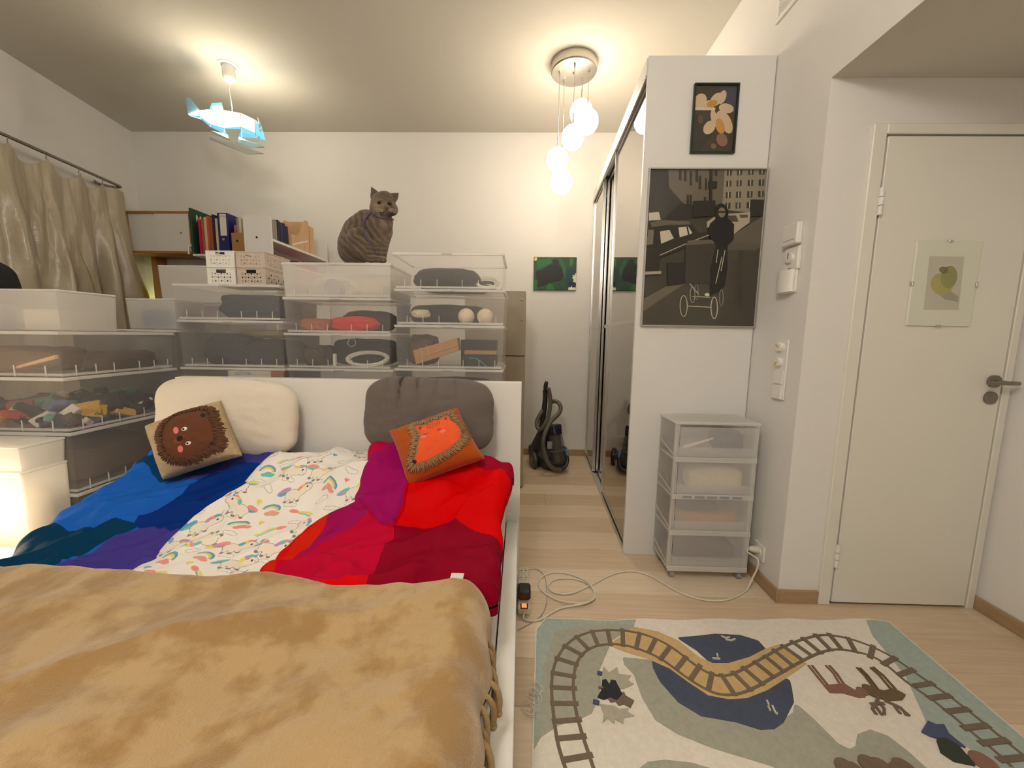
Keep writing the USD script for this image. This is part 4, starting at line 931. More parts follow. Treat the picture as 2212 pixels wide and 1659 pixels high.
F.poly('apartment_block', [(790, 680), (1070, 680), (1030, 940), (775, 915)], (152, 143, 126))
for i, wx in enumerate((817, 874, 937, 998)):
    for j, wy in enumerate((708, 770, 834, 894)):
        x_, y_ = wx - j * 3, wy - i * 2
        F.poly('block_window', [(x_ - 14, y_ - 16), (x_ + 14, y_ - 17), (x_ + 12, y_ + 16), (x_ - 15, y_ + 17)], (62, 57, 50))
        F.poly('window_bar', [(x_ - 3, y_ - 16), (x_ + 2, y_ - 16), (x_ + 1, y_ + 16), (x_ - 4, y_ + 16)], (205, 196, 178))
F.poly('road', [(1035, 935), (1070, 930), (1070, 1600), (300, 1600), (330, 1460), (560, 1300), (830, 1060)], (72, 66, 57))
F.poly('road_light', [(830, 1060), (1030, 935), (1020, 1130), (830, 1140)], (100, 93, 82))
F.poly('road_patch', [(560, 1095), (975, 1105), (960, 1145), (570, 1140)], (92, 86, 76))
F.poly('pavement', [(325, 1490), (335, 1415), (565, 1285), (565, 1330), (420, 1425)], (110, 102, 90))
F.poly('lamp_post', [(706, 680), (720, 680), (716, 900), (703, 900)], (40, 37, 33))
F.poly('post_box', [(700, 760), (746, 758), (744, 796), (700, 798)], (36, 33, 30))
F.poly('dark_van', [(615, 870), (735, 865), (735, 950), (610, 960)], (38, 35, 31))
F.poly('lorry', [(935, 860), (1012, 862), (1004, 950), (930, 955)], (40, 36, 32))
F.poly('parked_car', [(690, 985), (765, 930), (800, 940), (860, 937), (930, 930), (925, 990), (870, 1030), (830, 1060), (690, 1015)], (178, 168, 150))
F.poly('car_glass', [(800, 950), (850, 950), (865, 985), (810, 985)], (80, 74, 66))
F.poly('car_glass', [(868, 945), (915, 945), (915, 962), (875, 965)], (90, 84, 74))
F.poly('parked_car', [(365, 935), (420, 930), (430, 975), (365, 978)], (205, 196, 180))
F.poly('station_wagon', [(340, 1005), (430, 975), (590, 982), (640, 1048), (700, 1040), (700, 1072), (425, 1185), (415, 1275), (335, 1280)], (44, 40, 35))
F.poly('wagon_roof', [(370, 990), (440, 975), (590, 983), (598, 1000), (470, 1003), (380, 1015)], (98, 91, 80))
F.poly('wagon_window', [(425, 1040), (478, 1030), (503, 1078), (432, 1108)], (196, 187, 168))
F.poly('wagon_window', [(528, 1018), (572, 1012), (582, 1058), (536, 1072)], (202, 193, 174))
F.poly('wagon_window', [(580, 1006), (606, 1048), (590, 1056)], (200, 191, 172))
F.poly('wagon_window', [(360, 1030), (392, 1030), (386, 1110), (350, 1115)], (120, 112, 99))
F.line('chrome_strip', [(424, 1172), (560, 1112), (700, 1058)], .0022, (176, 166, 148))
F.poly('bumper', [(343, 1263), (432, 1260), (432, 1276), (343, 1280)], (168, 159, 142))
F.poly('cargo_box', [(570, 1105), (742, 1088), (706, 1330), (563, 1326)], (64, 59, 51))
F.poly('cargo_lid', [(582, 1090), (742, 1084), (738, 1106), (570, 1116)], (100, 93, 81))
F.poly('dark_gate', [(468, 1215), (570, 1215), (565, 1330), (468, 1345)], (40, 37, 33))
F.poly('legs', [(738, 1110), (802, 1105), (800, 1250), (788, 1340), (760, 1375), (705, 1395), (704, 1250)], (34, 31, 28))
F.poly('coat', [(690, 1050), (705, 995), (745, 960), (800, 962), (838, 1000), (836, 1080), (800, 1122), (742, 1124)], (27, 25, 23))
F.ell('hair', 768, 940, 38, 55, (24, 22, 20)); F.ell('face', 769, 934, 20, 28, (128, 117, 102)); F.poly('glasses', [(748, 926), (790, 926), (790, 936), (748, 936)], (40, 36, 32))
for lx in ([(748, 1140), (738, 1215)], [(787, 1145), (765, 1260)], [(770, 1180), (735, 1330)], [(583, 1455), (712, 1462)], [(605, 1402), (705, 1406)], [(590, 1330), (640, 1390)]):
    F.line('frame_tube', lx, .0018, (196, 187, 168))
F.ell('wheel', 557, 1455, 20, 58, (190, 181, 164), 0, .0016); F.ell('wheel', 727, 1465, 18, 60, (200, 191, 174), 0, .0018); F.ell('wheel', 766, 1410, 10, 46, (150, 142, 128), 0, .0014); F.ell('wheel', 606, 1392, 13, 44, (170, 162, 146), 0, .0014); F.ell('wheel', 628, 1378, 9, 40, (150, 142, 128), 0, .0012)
F.ell('shoe', 687, 1392, 13, 9, (205, 196, 180))
# orchid
p_ = [at(*q_, y=PY) for q_ in ((1496, 183), (1592, 183), (1587, 332), (1491, 333))]
x0, x1, z0, z1 = (p_[0][0] + p_[3][0]) / 2, (p_[1][0] + p_[2][0]) / 2, p_[3][2], p_[0][2]
orc = thing('framed_flower_photograph', 'small dark framed photograph of a cream orchid above the large photograph', 'picture', ((x0 + x1) / 2, PY, z0))
mat('frame_green', lin(22, 40, 30), .4)
frame(orc, x0, x1, z0, z1, PY - .001, .016, .008, 'frame_green')
obj('backing', bx(x0 + .003, x1 - .003, PY - .005, PY - .001, z0 + .003, z1 - .003), tone(60, 46, 34), orc)
F = Picture(orc, PY - .005, z5, sbox(x0 + .008, z0 + .008, x1 - .008, z1 - .008))
F.poly('blue_ground', [(760, 230), (860, 230), (850, 380), (800, 330), (770, 280)], (58, 60, 84))
F.poly('dark_leaf', [(620, 380), (680, 400), (720, 500), (640, 600), (600, 600)], (44, 36, 26))
for a in ((655, 305, 34, 42, 30), (700, 330, 40, 26, -20), (745, 298, 44, 28, -50), (778, 285, 20, 40, 20), (800, 348, 42, 27, 10), (705, 455, 30, 42, 35), (728, 392, 16, 38, -5), (800, 430, 30, 62, -20), (760, 410, 26, 50, 10)):
    F.ell('petal', *a[:4], (212, 188, 158), a[4])
F.poly('petal', [(620, 342), (740, 345), (735, 360), (622, 358)], (222, 204, 178))
F.ell('petal_centre', 720, 322, 30, 18, (196, 142, 66), -20); F.ell('petal_centre', 765, 448, 24, 44, (204, 150, 70), -15)
F.ell('petal', 775, 525, 30, 38, (140, 108, 90), -20); F.ell('bud', 728, 560, 16, 16, (120, 96, 62)); F.ell('bud', 655, 410, 16, 24, (92, 72, 52))
# frameless apple picture on the door
AY = DY - .0115
p_ = [at(*q_, y=AY) for q_ in ((1978, 520), (2115, 524), (2092, 706), (1955, 702))]
x0, x1, z0, z1 = (p_[0][0] + p_[3][0]) / 2, (p_[1][0] + p_[2][0]) / 2, (p_[2][2] + p_[3][2]) / 2, (p_[0][2] + p_[1][2]) / 2
z4 = lambda x_, y_: (1740 + x_ * .3014, 240 + y_ * .3014)
ap = thing('clip_frame_picture', 'frameless glass picture of a yellow green apple hanging on the white door', 'picture', ((x0 + x1) / 2, AY, z0))
obj('board', bx(x0, x1, AY - .008, AY - .0005, z0, z1, .0008), tone(234, 236, 224), ap)
obj('glass', bx(x0, x1, AY - .0125, AY - .0105, z0, z1, .0006), 'glazing', ap)
for cxp, czp, sx, sz in (((x0 + x1) / 2, z1, .008, .004), ((x0 + x1) / 2, z0, .008, .004), (x0, (z0 + z1) / 2, .004, .008), (x1, (z0 + z1) / 2, .004, .008)):
    obj('clip', bx(cxp - sx, cxp + sx, AY - .014, AY - .001, czp - sz, czp + sz, .001), 'alu', ap)
F = Picture(ap, AY - .008, z4, sbox(x0, z0, x1, z1))
F.poly('print', [(888, 1040), (1138, 1042), (1097, 1426), (846, 1424)], (206, 204, 190))
F.poly('cast_shade', [(935, 1300), (1040, 1290), (1096, 1330), (1092, 1368), (1000, 1350)], (172, 168, 152))
F.ell('apple', 978, 1238, 80, 80, (184, 180, 112), 15); F.ell('apple_side', 1028, 1190, 58, 82, (156, 158, 100), 10); F.ell('hollow', 990, 1140, 34, 24, (128, 126, 98), 15)
F.line('stalk', [(985, 1165), (1012, 1125), (1022, 1122)], .0012, (84, 80, 56))
# green painted canvas on the back wall
z8 = lambda x_, y_: (1130 + x_ * .12206, 530 + y_ * .12206)
GY = BY - .022
p_ = [at(*q_, y=GY) for q_ in ((1154, 555), (1246, 555), (1245, 626), (1153, 626))]
x0, x1, z0, z1 = p_[0][0], p_[1][0], p_[3][2], p_[0][2]
cv = thing('painted_canvas', 'dark green abstract painted canvas on the back wall by the wardrobe', 'painting', ((x0 + x1) / 2, BY, z0))
mat('canvas_green', lin(26, 86, 46), .5, noise=(9, lin(20, 62, 44), .35, .65), bump=(60, .001))
obj('canvas', bx(x0, x1, GY, BY - .0008, z0, z1, .002), 'canvas_green', cv)
F = Picture(cv, GY, z8, sbox(x0 + .001, z0 + .001, x1 - .001, z1 - .001))
F.poly('green_stroke', [(240, 260), (480, 240), (520, 300), (430, 350), (300, 400), (240, 430)], (34, 104, 54))
F.poly('green_stroke', [(640, 240), (700, 260), (760, 420), (740, 600), (690, 420)], (30, 98, 60))
F.poly('green_stroke', [(820, 230), (900, 230), (880, 330), (830, 380)], (52, 112, 58))
F.poly('teal_area', [(760, 400), (850, 400), (940, 440), (940, 790), (800, 780), (760, 620)], (20, 64, 70))
F.poly('dark_shape', [(235, 455), (350, 430), (390, 390), (470, 350), (520, 330), (515, 265), (570, 240), (620, 265), (640, 350), (690, 400), (715, 540), (680, 620), (560, 650), (430, 690), (330, 730), (240, 740), (270, 650), (230, 560)], (28, 30, 36))
F.poly('green_stroke', [(420, 700), (470, 660), (520, 690), (560, 790), (410, 790)], (28, 112, 40))
F.poly('green_stroke', [(190, 600), (250, 620), (240, 790), (190, 790)], (36, 104, 44))
F.poly('navy_area', [(810, 640), (940, 660), (930, 790), (800, 790)], (22, 32, 62))
F.poly('white_splash', [(865, 570), (885, 555), (870, 520), (905, 535), (930, 490), (950, 500), (945, 680), (915, 650), (880, 650), (895, 610)], (208, 224, 190))
F.poly('white_splash', [(797, 782), (805, 740), (840, 745), (850, 712), (868, 745), (930, 745), (930, 790), (797, 790)], (214, 228, 196))
F.ell('yellow_dab', 222, 242, 26, 34, (206, 212, 74), 20)

# ------------------------------------------------------------------ drawer tower by the wardrobe
clear('drawer_frost', .72, (.98, .98, .97), (.95, .94, .92), .35, .5)
clear('drawer_edge', .35, (.98, .98, .97), (.95, .94, .92), .35, .4)
clear('drawer_front', .70, (.99, .99, .99), (.97, .96, .96), .35, .35)
DT = thing('drawer_tower', 'translucent plastic tower of four drawers on casters against the wardrobe end', 'drawers', (.94, 1.93, 0))
tx0, tx1, ty0, ty1 = .745, 1.137, 1.832, 2.044
zt0 = at(1440, 1227, y=ty0)[2]; zt0 = max(zt0, .05); ztop = .803
zs_ = [at(1450, q_, y=ty0)[2] for q_ in (992, 1072, 1150)]
lv = [ztop - .012] + zs_ + [zt0]
obj('top', bx(tx0 - .004, tx1 + .004, ty0 - .004, ty1, ztop - .014, ztop, .004), 'drawer_edge', DT)
for sx in (tx0, tx1 - .003):
    obj('side_panel', bx(sx, sx + .003, ty0 + .02, ty1 - .002, zt0 + .005, ztop - .014), 'drawer_frost', DT)
obj('back_panel', bx(tx0 + .003, tx1 - .003, ty1 - .006, ty1 - .003, zt0 + .005, ztop - .014), 'drawer_frost', DT)
for sx in (tx0, tx1 - .018):
    obj('post', [bx(sx, sx + .004, ty0, ty0 + .02, zt0, ztop - .014, .001), bx(sx + .014, sx + .018, ty0, ty0 + .02, zt0, ztop - .014, .001), bx(sx + .004, sx + .014, ty0 + .012, ty0 + .015, zt0, ztop - .014)], 'drawer_edge', DT)
for z_ in lv[1:]:
    obj('shelf', bx(tx0 + .002, tx1 - .002, ty0 + .004, ty1 - .006, z_ - .004, z_ + .004, .001), 'drawer_frost', DT)
    obj('shelf_edge', [bx(tx0 - .001, tx1 + .001, ty0 - .003, ty0 + .004, z_ - .014, z_ + .012, .002)] + [bx(a_ - .001, a_ + .005, ty0 + .004, ty1 - .002, z_ - .006, z_ + .004, .001) for a_ in (tx0, tx1 - .004)], 'drawer_edge', DT)
    for k in range(4):
        xk = tx0 + .04 + k * .08
        obj('side_rib', hexa([(sx_ + o_, y_, z_ + z2_) for sx_ in (tx0 - .003,) for o_ in (0, .003) for y_, z2_ in ((ty0 + .02, .02 + 0 * k), (ty1 - .003, .05), (ty0 + .02, .028), (ty1 - .003, .058))]), 'drawer_edge', DT) if k == 0 else None
for i in range(4):
    za2, zb3 = lv[i + 1] + .013, lv[i] - .016
    dr = obj('drawer', frustum_shell(tx0 + .021, tx1 - .021, ty0 + .006, ty1 - .012, za2, za2 + .045, .002, .003), 'drawer_front', DT)
    obj('drawer_front', bx(tx0 + .02, tx1 - .006, ty0 - .001, ty0 + .002, za2, zb3 + .002, .001), 'drawer_front', dr)
    if i == 1: obj('handle_slot', [bx(tx0 + .05 + k * .06, tx0 + .095 + k * .06, ty0 - .0042, ty0 - .002, lv[2] - .006, lv[2] + .004) for k in range(5)], 'plastic_grey', dr)
for (cx_, cy_) in ((tx0 + .03, ty0 + .025), (tx1 - .03, ty0 + .025), (tx0 + .03, ty1 - .03), (tx1 - .03, ty1 - .03)):
    ca = obj('caster', [bx(cx_ - .014, cx_ + .014, cy_ - .012, cy_ + .016, zt0 - .022, zt0 - .004, .004)], 'drawer_edge', DT)
    obj('caster_wheel', cyl((cx_ - .010, cy_, .0185), (cx_ + .010, cy_, .0185), .018, 20), 'plastic_grey', ca, smooth=40)
ym = ty0 + .05
def indr(i): return lv[i + 1] + .0165
obj('paper_sheet', hexa([at(x_, y_, y=ty0 + .012 + d_) for d_ in (0, .004) for x_, y_ in ((1475, 970), (1476, 962), (1541, 945), (1540, 949))]), 'paper_white', label='white folded paper sticking up in the top drawer', cat='paper')
lump('cloth_bundle', 'dark grey green cloth in the right half of the top drawer', 'cloth', (1.03, 1.93, indr(0)), (.065, .07, .055), 'cloth_navy', 61, .5, .15)
lump('cloth_bundle', 'grey cloth under the white paper in the top drawer', 'cloth', (.87, 1.93, indr(0)), (.075, .07, .03), 'book_grey', 62, .5, .15)
obj('yellow_card', hexa([at(x_, y_, y=ty0 + .012 + d_) for d_ in (0, .003) for x_, y_ in ((1494, 972), (1495, 966), (1527, 966), (1526, 971))]), 'toy_yellow', label='small yellow card lying in the top drawer', cat='card')
cl_ = at(1478, 1064, y=ty0 + .02); cr_ = at(1614, 1058, y=ty0 + .02); ct_ = at(1482, 1015, y=ty0 + .02)
obj('folded_towel', lump_mesh(((cl_[0] + cr_[0]) / 2, 1.9, indr(1) + .06), ((cr_[0] - cl_[0]) / 2 * .88, .05, .06), 63, .45, .05), 'cloth_cream', smooth=True, label='cream towel folded in the second drawer from the top', cat='towel')
lump('cloth_bundle', 'brown cloth in the third drawer of the tower', 'cloth', (.94, 1.92, indr(2)), (.15, .07, .04), 'kraft', 64, .4, .08)
lump('cloth_bundle', 'grey cloth on top of the brown cloth in the third drawer', 'cloth', (.90, 1.92, indr(2) + .081), (.1, .06, .018), 'cloth_navy', 65, .4, .1)
lump('cloth_bundle', 'lilac grey cloth in the bottom drawer of the tower', 'cloth', (.94, 1.92, indr(3)), (.15, .07, .055), 'cloth_plum', 66, .4, .08)
lump('cloth_bundle', 'dull red cloth at the right in the bottom drawer', 'cloth', (1.04, 1.865, indr(3) + .0), (.035, .012, .06), 'book_rust', 67, .5, .08) if False else None

# ------------------------------------------------------------------ extension cord and power strip
EC = thing('extension_cord', 'cream extension cord looping across the floor from the wall socket', 'cord', so)
pl_ = np.array(so) + [-.012, .004, .004]
obj('plug', hull([(pl_ + [-.004, 0, 0], .017), (pl_ + [-.03, 0, .004], .014)]), 'cord_white', EC, smooth=True)
pp = [pl_ + [-.035, 0, .004], pl_ + [-.055, -.004, -.005], at(1634, 1205, x=RX - .055), at(1630, 1240, x=RX - .06)]
cpx = [(1610, 1277), (1560, 1297), (1500, 1291), (1450, 1270), (1410, 1246), (1370, 1234), (1330, 1238), (1287, 1258), (1252, 1275), (1215, 1283), (1187, 1273), (1191, 1256), (1217, 1249), (1260, 1256), (1283, 1277), (1275, 1298), (1240, 1302), (1192, 1290), (1165, 1268), (1171, 1246), (1200, 1236), (1240, 1243), (1272, 1260), (1285, 1285), (1268, 1301), (1222, 1311), (1180, 1331), (1152, 1341), (1131, 1336)]
lift = {16: .012, 22: .010, 24: .012}
pp += [at(*q_, z=.0055 + .0 + lift.get(i, 0)) for i, q_ in enumerate(cpx)]
sx_, sy0_, sy1_ = .029, at(1130, 1316, z=.03)[1], at(1128, 1226, z=.03)[1]
pp += [np.array([sx_, sy0_ - .012, .014]), np.array([sx_, sy0_ + .004, .02])]
from scipy.interpolate import CubicSpline, PchipInterpolator
pp = np.array(pp); tq = np.r_[0, np.cumsum(np.linalg.norm(np.diff(pp, axis=0), axis=1))]; ts = np.linspace(0, tq[-1], 420)
path = CubicSpline(tq, pp)(ts); path[:, 2] = np.maximum(PchipInterpolator(tq, pp[:, 2])(ts), .0049)
obj('cable', tube(path, .0042, 10), 'cord_white', EC, smooth=True)
PS = thing('power_strip', 'white power strip with a glowing red switch beside the bed', 'power strip', (sx_, (sy0_ + sy1_) / 2, 0))
obj('case', bx(sx_ - .027, sx_ + .027, sy0_, sy1_, .001, .036, .006), 'cord_white', PS)
Ls = sy1_ - sy0_
for k in range(4):
    yy = sy1_ - .035 - k * .056
    if yy < sy0_ + .06: break
    so_ = obj('outlet', lathe([(.0, .0365), (.0165, .0365), (.019, .039), (.0215, .039), (.022, .0355)], (sx_, yy, 0), (0, 0, 1), 26), 'cord_white', PS, smooth=30)
    obj('contact', [cyl((sx_ + s_ * .0095, yy, .0364), (sx_ + s_ * .0095, yy, .0372), .003, 10) for s_ in (-1, 1)], 'dark_gap', so_)
sw = at(1127, 1307, z=.04)
obj('switch_surround', bx(sx_ - .014, sx_ + .018, sw[1] - .02, sw[1] + .014, .036, .0385, .001), 'black', PS)
mat('red_lit', (.8, .05, .02), .4, emit=((1.0, .12, .03), 1.6))
obj('switch_rocker', bx(sx_ - .009, sx_ + .013, sw[1] - .015, sw[1] + .009, .0385, .0425, .001), 'red_lit', PS, label='glowing red rocker switch')
ad = at(1129, 1278, z=.06)
AD = thing('power_adapter', 'black plug adapter in the power strip beside the bed', 'adapter', (sx_, ad[1], .036))
obj('housing', bx(sx_ - .026, sx_ + .03, ad[1] - .035, ad[1] + .028, .0398, .088, .008), 'black', AD)
obj('thin_cable', tube([at(x_, y_, z=.0035) for x_, y_ in ((1140, 1232), (1160, 1230), (1176, 1245), (1180, 1268))] + [at(x_, y_, z=.0035) for x_, y_ in ((1181, 1300), (1160, 1338), (1128, 1356), (1118, 1362))], .0015, 6, 60), 'plastic_grey', smooth=True, label='thin grey wire lying on the floor beside the bed', cat='wire')

# ------------------------------------------------------------------ rug
z7 = lambda x_, y_: (1120 + x_ * .49367, 1290 + y_ * .49367)
def rp(x_, y_): return tuple(at(*z7(x_, y_), z=.007)[:2])
mat('rug_cream', lin(243, 238, 228), .95, noise=(60, lin(234, 227, 214), .35, .7), bump=(400, .0015))
for n_, c_ in (('rug_sage', (180, 181, 166)), ('rug_blue', (176, 191, 186)), ('rug_navy', (80, 90, 112)), ('rug_sand', (220, 189, 136)), ('rug_rail', (128, 114, 98)), ('rug_brown', (128, 112, 96)), ('rug_pink', (150, 112, 98)), ('rug_olive', (118, 100, 74)), ('rug_black', (50, 51, 58)), ('rug_grey', (190, 186, 168)), ('rug_green', (60, 68, 60)), ('rug_white', (228, 224, 208)), ('rug_indigo', (82, 92, 126))):
    mat(n_, lin(*c_), .95, noise=(60, tuple(np.array(lin(*c_)) * .86), .35, .7), bump=(400, .0015))
RG = thing('rug', 'pale play rug with a printed railway track, pond and animals', 'rug', (.8, 1.0, 0))
edge = [rp(118, 88)] + [rp(x_, 96 + 4 * math.sin(x_ * .02)) for x_ in range(200, 1600, 70)] + [rp(1622, 106)]
ct = np.array([rp(1622, 106), rp(2212, 612)])
dr_ = ct[1] - ct[0]; far = ct[0] + dr_ * ((.50 - ct[0][1]) / dr_[1])
lf = np.array([rp(75, 140), rp(58, 740)])
lowl = lf[1] + (lf[1] - lf[0]) * ((.50 - lf[1][1]) / (lf[1][1] - lf[0][1]))
RP = Polygon(edge + [tuple(far), tuple(lowl)] + [tuple(lf[1]), tuple(lf[0])]).buffer(0)
obj('carpet', sheet(RP, (0, 0, .0008), X3, Y3, .0060), 'rug_cream', RG)
ins = RP.buffer(-.004)
lay = [0]
def rug(name, g, m):
    lay[0] += 1
    g = g.buffer(0).intersection(ins)
    if not g.is_empty and g.area > 1e-6: obj(name, sheet(g, (0, 0, .0068), X3, Y3, .0001 + .00006 * lay[0]), m, RG)
def rpoly(name, pts, m, smooth=0): rug(name, Polygon([rp(*q_) for q_ in pts]).buffer(smooth).buffer(-2 * smooth).buffer(smooth), m)
def spline(pts, n=200):
    from scipy.interpolate import CubicSpline
    p_ = np.array([rp(*q_) for q_ in pts]); t_ = np.r_[0, np.cumsum(np.linalg.norm(np.diff(p_, axis=0), axis=1))]
    return CubicSpline(t_, p_)(np.linspace(0, t_[-1], n))
def rline(name, pts, w, m, curve=False): rug(name, LineString(spline(pts) if curve else [rp(*q_) for q_ in pts]).buffer(w, cap_style=2), m)
rpoly('sage_field', [(20, 60), (520, 80), (505, 130), (410, 190), (380, 260), (355, 320), (362, 380), (350, 450), (320, 510), (270, 535), (180, 560), (100, 612), (55, 690), (20, 690)], 'rug_sage', .01)
rpoly('blue_border', [(20, 60), (520, 80), (508, 120), (300, 120), (160, 150), (110, 300), (95, 520), (70, 640), (20, 690)], 'rug_blue', .01)
rpoly('blue_field', [(1520, 100), (1640, 90), (2300, 640), (2300, 800), (2120, 770), (1900, 610), (1790, 560), (1755, 480), (1690, 340), (1600, 230), (1550, 170)], 'rug_blue', .01)
rpoly('sage_field', [(455, 262), (590, 275), (620, 330), (680, 430), (790, 500), (960, 540), (1120, 560), (1200, 505), (1210, 460), (1290, 530), (1400, 640), (1450, 665), (1474, 650), (1482, 600), (1540, 578), (1620, 608), (1700, 670), (1790, 750), (1900, 860), (2100, 1300), (1200, 1300), (1130, 747), (850, 662), (700, 602), (600, 540), (540, 440), (505, 340), (462, 295)], 'rug_sage', .01)
rpoly('sage_field', [(380, 1300), (500, 860), (530, 747), (565, 720), (640, 711), (760, 724), (880, 760), (1000, 860), (1050, 1300)], 'rug_sage', .01)
rpoly('pond', [(690, 176), (770, 170), (860, 160), (970, 165), (1050, 190), (1090, 235), (1000, 290), (900, 320), (840, 290), (780, 235)], 'rug_navy', .008)
rpoly('pond', [(583, 272), (640, 290), (720, 350), (800, 410), (900, 430), (1000, 425), (1100, 385), (1185, 350), (1197, 400), (1206, 460), (1160, 550), (1120, 578), (1060, 582), (950, 548), (800, 522), (700, 462), (620, 372), (588, 310)], 'rug_navy', .008)
rpoly('sand_bridge', [(410, 198), (505, 130), (610, 150), (700, 190), (790, 262), (850, 288), (920, 288), (1010, 262), (1080, 226), (1142, 205), (1262, 292), (1180, 350), (1090, 407), (1000, 442), (920, 447), (830, 430), (740, 370), (660, 312), (570, 272), (470, 242), (398, 214)], 'rug_sand')
outer = [(345, 1100), (222, 800), (205, 747), (183, 680), (165, 600), (150, 480), (145, 390), (152, 320), (182, 245), (250, 178), (330, 150), (450, 146), (540, 161), (620, 191), (700, 241), (780, 302), (840, 335), (890, 345), (940, 335), (1000, 306), (1080, 260), (1180, 208), (1260, 180), (1350, 166), (1440, 180), (1540, 214), (1640, 265), (1750, 341), (1880, 430), (2010, 530), (2130, 628), (2240, 715)]
inner = [(470, 1100), (345, 800), (328, 747), (302, 670), (270, 570), (247, 470), (240, 390), (246, 320), (270, 262), (320, 222), (400, 206), (480, 214), (560, 240), (630, 275), (720, 340), (800, 392), (860, 420), (920, 428), (990, 415), (1080, 371), (1160, 325), (1250, 275), (1330, 240), (1400, 229), (1480, 240), (1560, 265), (1620, 305), (1700, 372), (1800, 442), (1890, 512), (1980, 588), (2070, 662), (2160, 745)]
rline('rail', outer, .0055, 'rug_rail', True); rline('rail', inner, .0055, 'rug_rail', True)
for a in ((300, 1050, 475, 1015), (265, 965, 435, 935), (233, 880, 392, 852), (205, 795, 350, 770), (185, 715, 326, 690), (160, 620, 298, 608), (146, 545, 277, 535), (138, 464, 263, 466), (137, 395, 256, 400), (141, 330, 253, 349), (158, 265, 264, 298), (194, 209, 285, 257), (248, 168, 305, 227), (320, 144, 350, 217), (389, 140, 405, 214), (455, 138, 458, 218), (531, 154, 514, 230), (602, 180, 568, 247), (666, 214, 618, 277), (736, 259, 690, 317), (797, 296, 752, 362), (848, 328, 831, 407), (885, 335, 950, 434), (933, 324, 1023, 413), (977, 304, 1076, 387), (1028, 279, 1122, 354), (1074, 254, 1166, 331), (1111, 227, 1206, 306), (1148, 208, 1252, 282), (1190, 190, 1291, 263), (1239, 176, 1329, 250), (1295, 161, 1371, 237), (1356, 158, 1416, 232), (1440, 176, 1477, 245), (1553, 212, 1537, 268), (1652, 264, 1593, 297), (1732, 317, 1663, 342), (1817, 377, 1733, 390), (1893, 431, 1792, 444), (1973, 491, 1868, 502), (2058, 561, 1943, 576), (2143, 627, 2018, 642), (2230, 702, 2098, 714)):
    rline('sleeper', [a[:2], a[2:]], .0085, 'rug_rail')
def pine(pts, m): rpoly('pine_tree', pts, m)
pine([(362, 355), (372, 305), (396, 332), (432, 308), (440, 338), (492, 345), (478, 366), (505, 382), (462, 402), (430, 400), (400, 388), (372, 400)], 'rug_grey')
pine([(356, 470), (420, 478), (440, 492), (482, 488), (480, 505), (506, 522), (462, 530), (458, 556), (424, 536), (420, 556), (390, 532), (368, 552), (372, 510)], 'rug_grey')
pine([(392, 446), (410, 430), (462, 418), (470, 434), (506, 455), (490, 486), (462, 470), (440, 476), (424, 458), (402, 462)], 'rug_brown')
rpoly('black_bird', [(345, 440), (362, 410), (366, 365), (384, 362), (398, 385), (404, 364), (424, 366), (455, 428), (430, 455), (400, 442), (372, 450)], 'rug_black', .002)
for q_ in ([(345, 332), (367, 338)], [(326, 458), (354, 466)]): rline('tree_trunk', q_, .008, 'rug_indigo')
rline('tree_trunk', [(350, 398), (372, 398)], .004, 'rug_brown')
rpoly('deer', [(1335, 388), (1425, 380), (1470, 408), (1500, 414), (1520, 440), (1490, 442), (1420, 422), (1362, 420)], 'rug_pink', .003)
for q_ in ([(1268, 300), (1300, 340), (1345, 395)], [(1284, 300), (1312, 335), (1352, 385)], [(1344, 300), (1378, 335), (1408, 385)], [(1360, 300), (1392, 335), (1424, 382)]): rline('deer_leg', q_, .0035, 'rug_pink')
rug('deer_head', Point(rp(1503, 414)).buffer(.016), 'rug_pink')
rpoly('deer', [(1520, 395), (1560, 402), (1600, 412), (1640, 400), (1695, 430), (1680, 452), (1620, 456), (1560, 440), (1525, 425)], 'rug_olive', .003)
for q_ in ([(1480, 310), (1515, 345), (1562, 410)], [(1494, 312), (1528, 345), (1575, 408)], [(1540, 310), (1580, 345), (1630, 405)], [(1552, 308), (1596, 345), (1650, 405)]): rline('deer_leg', q_, .0035, 'rug_olive')
rug('deer_head', Point(rp(1533, 404)).buffer(.018), 'rug_olive')
for q_ in ([(1575, 440), (1560, 475), (1590, 518)], [(1572, 455), (1600, 490), (1600, 515)], [(1560, 475), (1548, 490), (1565, 515)], [(1600, 455), (1660, 480), (1712, 522)], [(1640, 470), (1660, 500), (1672, 512)], [(1668, 482), (1690, 505), (1696, 520)], [(1540, 470), (1600, 468)]): rline('antler', q_, .004, 'rug_brown')
rpoly('bird', [(1762, 592), (1790, 545), (1830, 562), (1862, 560), (1884, 602), (1962, 664), (1900, 642), (1838, 622), (1800, 612)], 'rug_indigo', .002)
rpoly('bird_body', [(1828, 628), (1860, 618), (1925, 652), (2000, 742), (1905, 722), (1846, 682)], 'rug_green', .002)
rug('berry', Point(rp(2035, 724)).buffer(.03), 'rug_pink')
for q_ in ((1432, 738, .026), (1470, 745, .02), (1540, 728, .028), (1590, 740, .028), (1690, 742, .028), (1660, 750, .02)): rug('bush', Point(rp(q_[0], q_[1] + 12)).buffer(q_[2]), 'rug_brown')
for q_ in ([(886, 172), (905, 180), (925, 178)], [(905, 186), (930, 192), (948, 185)], [(848, 270), (882, 272)], [(868, 250), (872, 262)], [(1086, 455), (1096, 475)], [(1092, 480), (1102, 500)], [(1110, 478), (1122, 505)], [(1120, 505), (1134, 515)]): rline('ripple', q_, .0025, 'rug_white')
rg = np.random.default_rng(5)
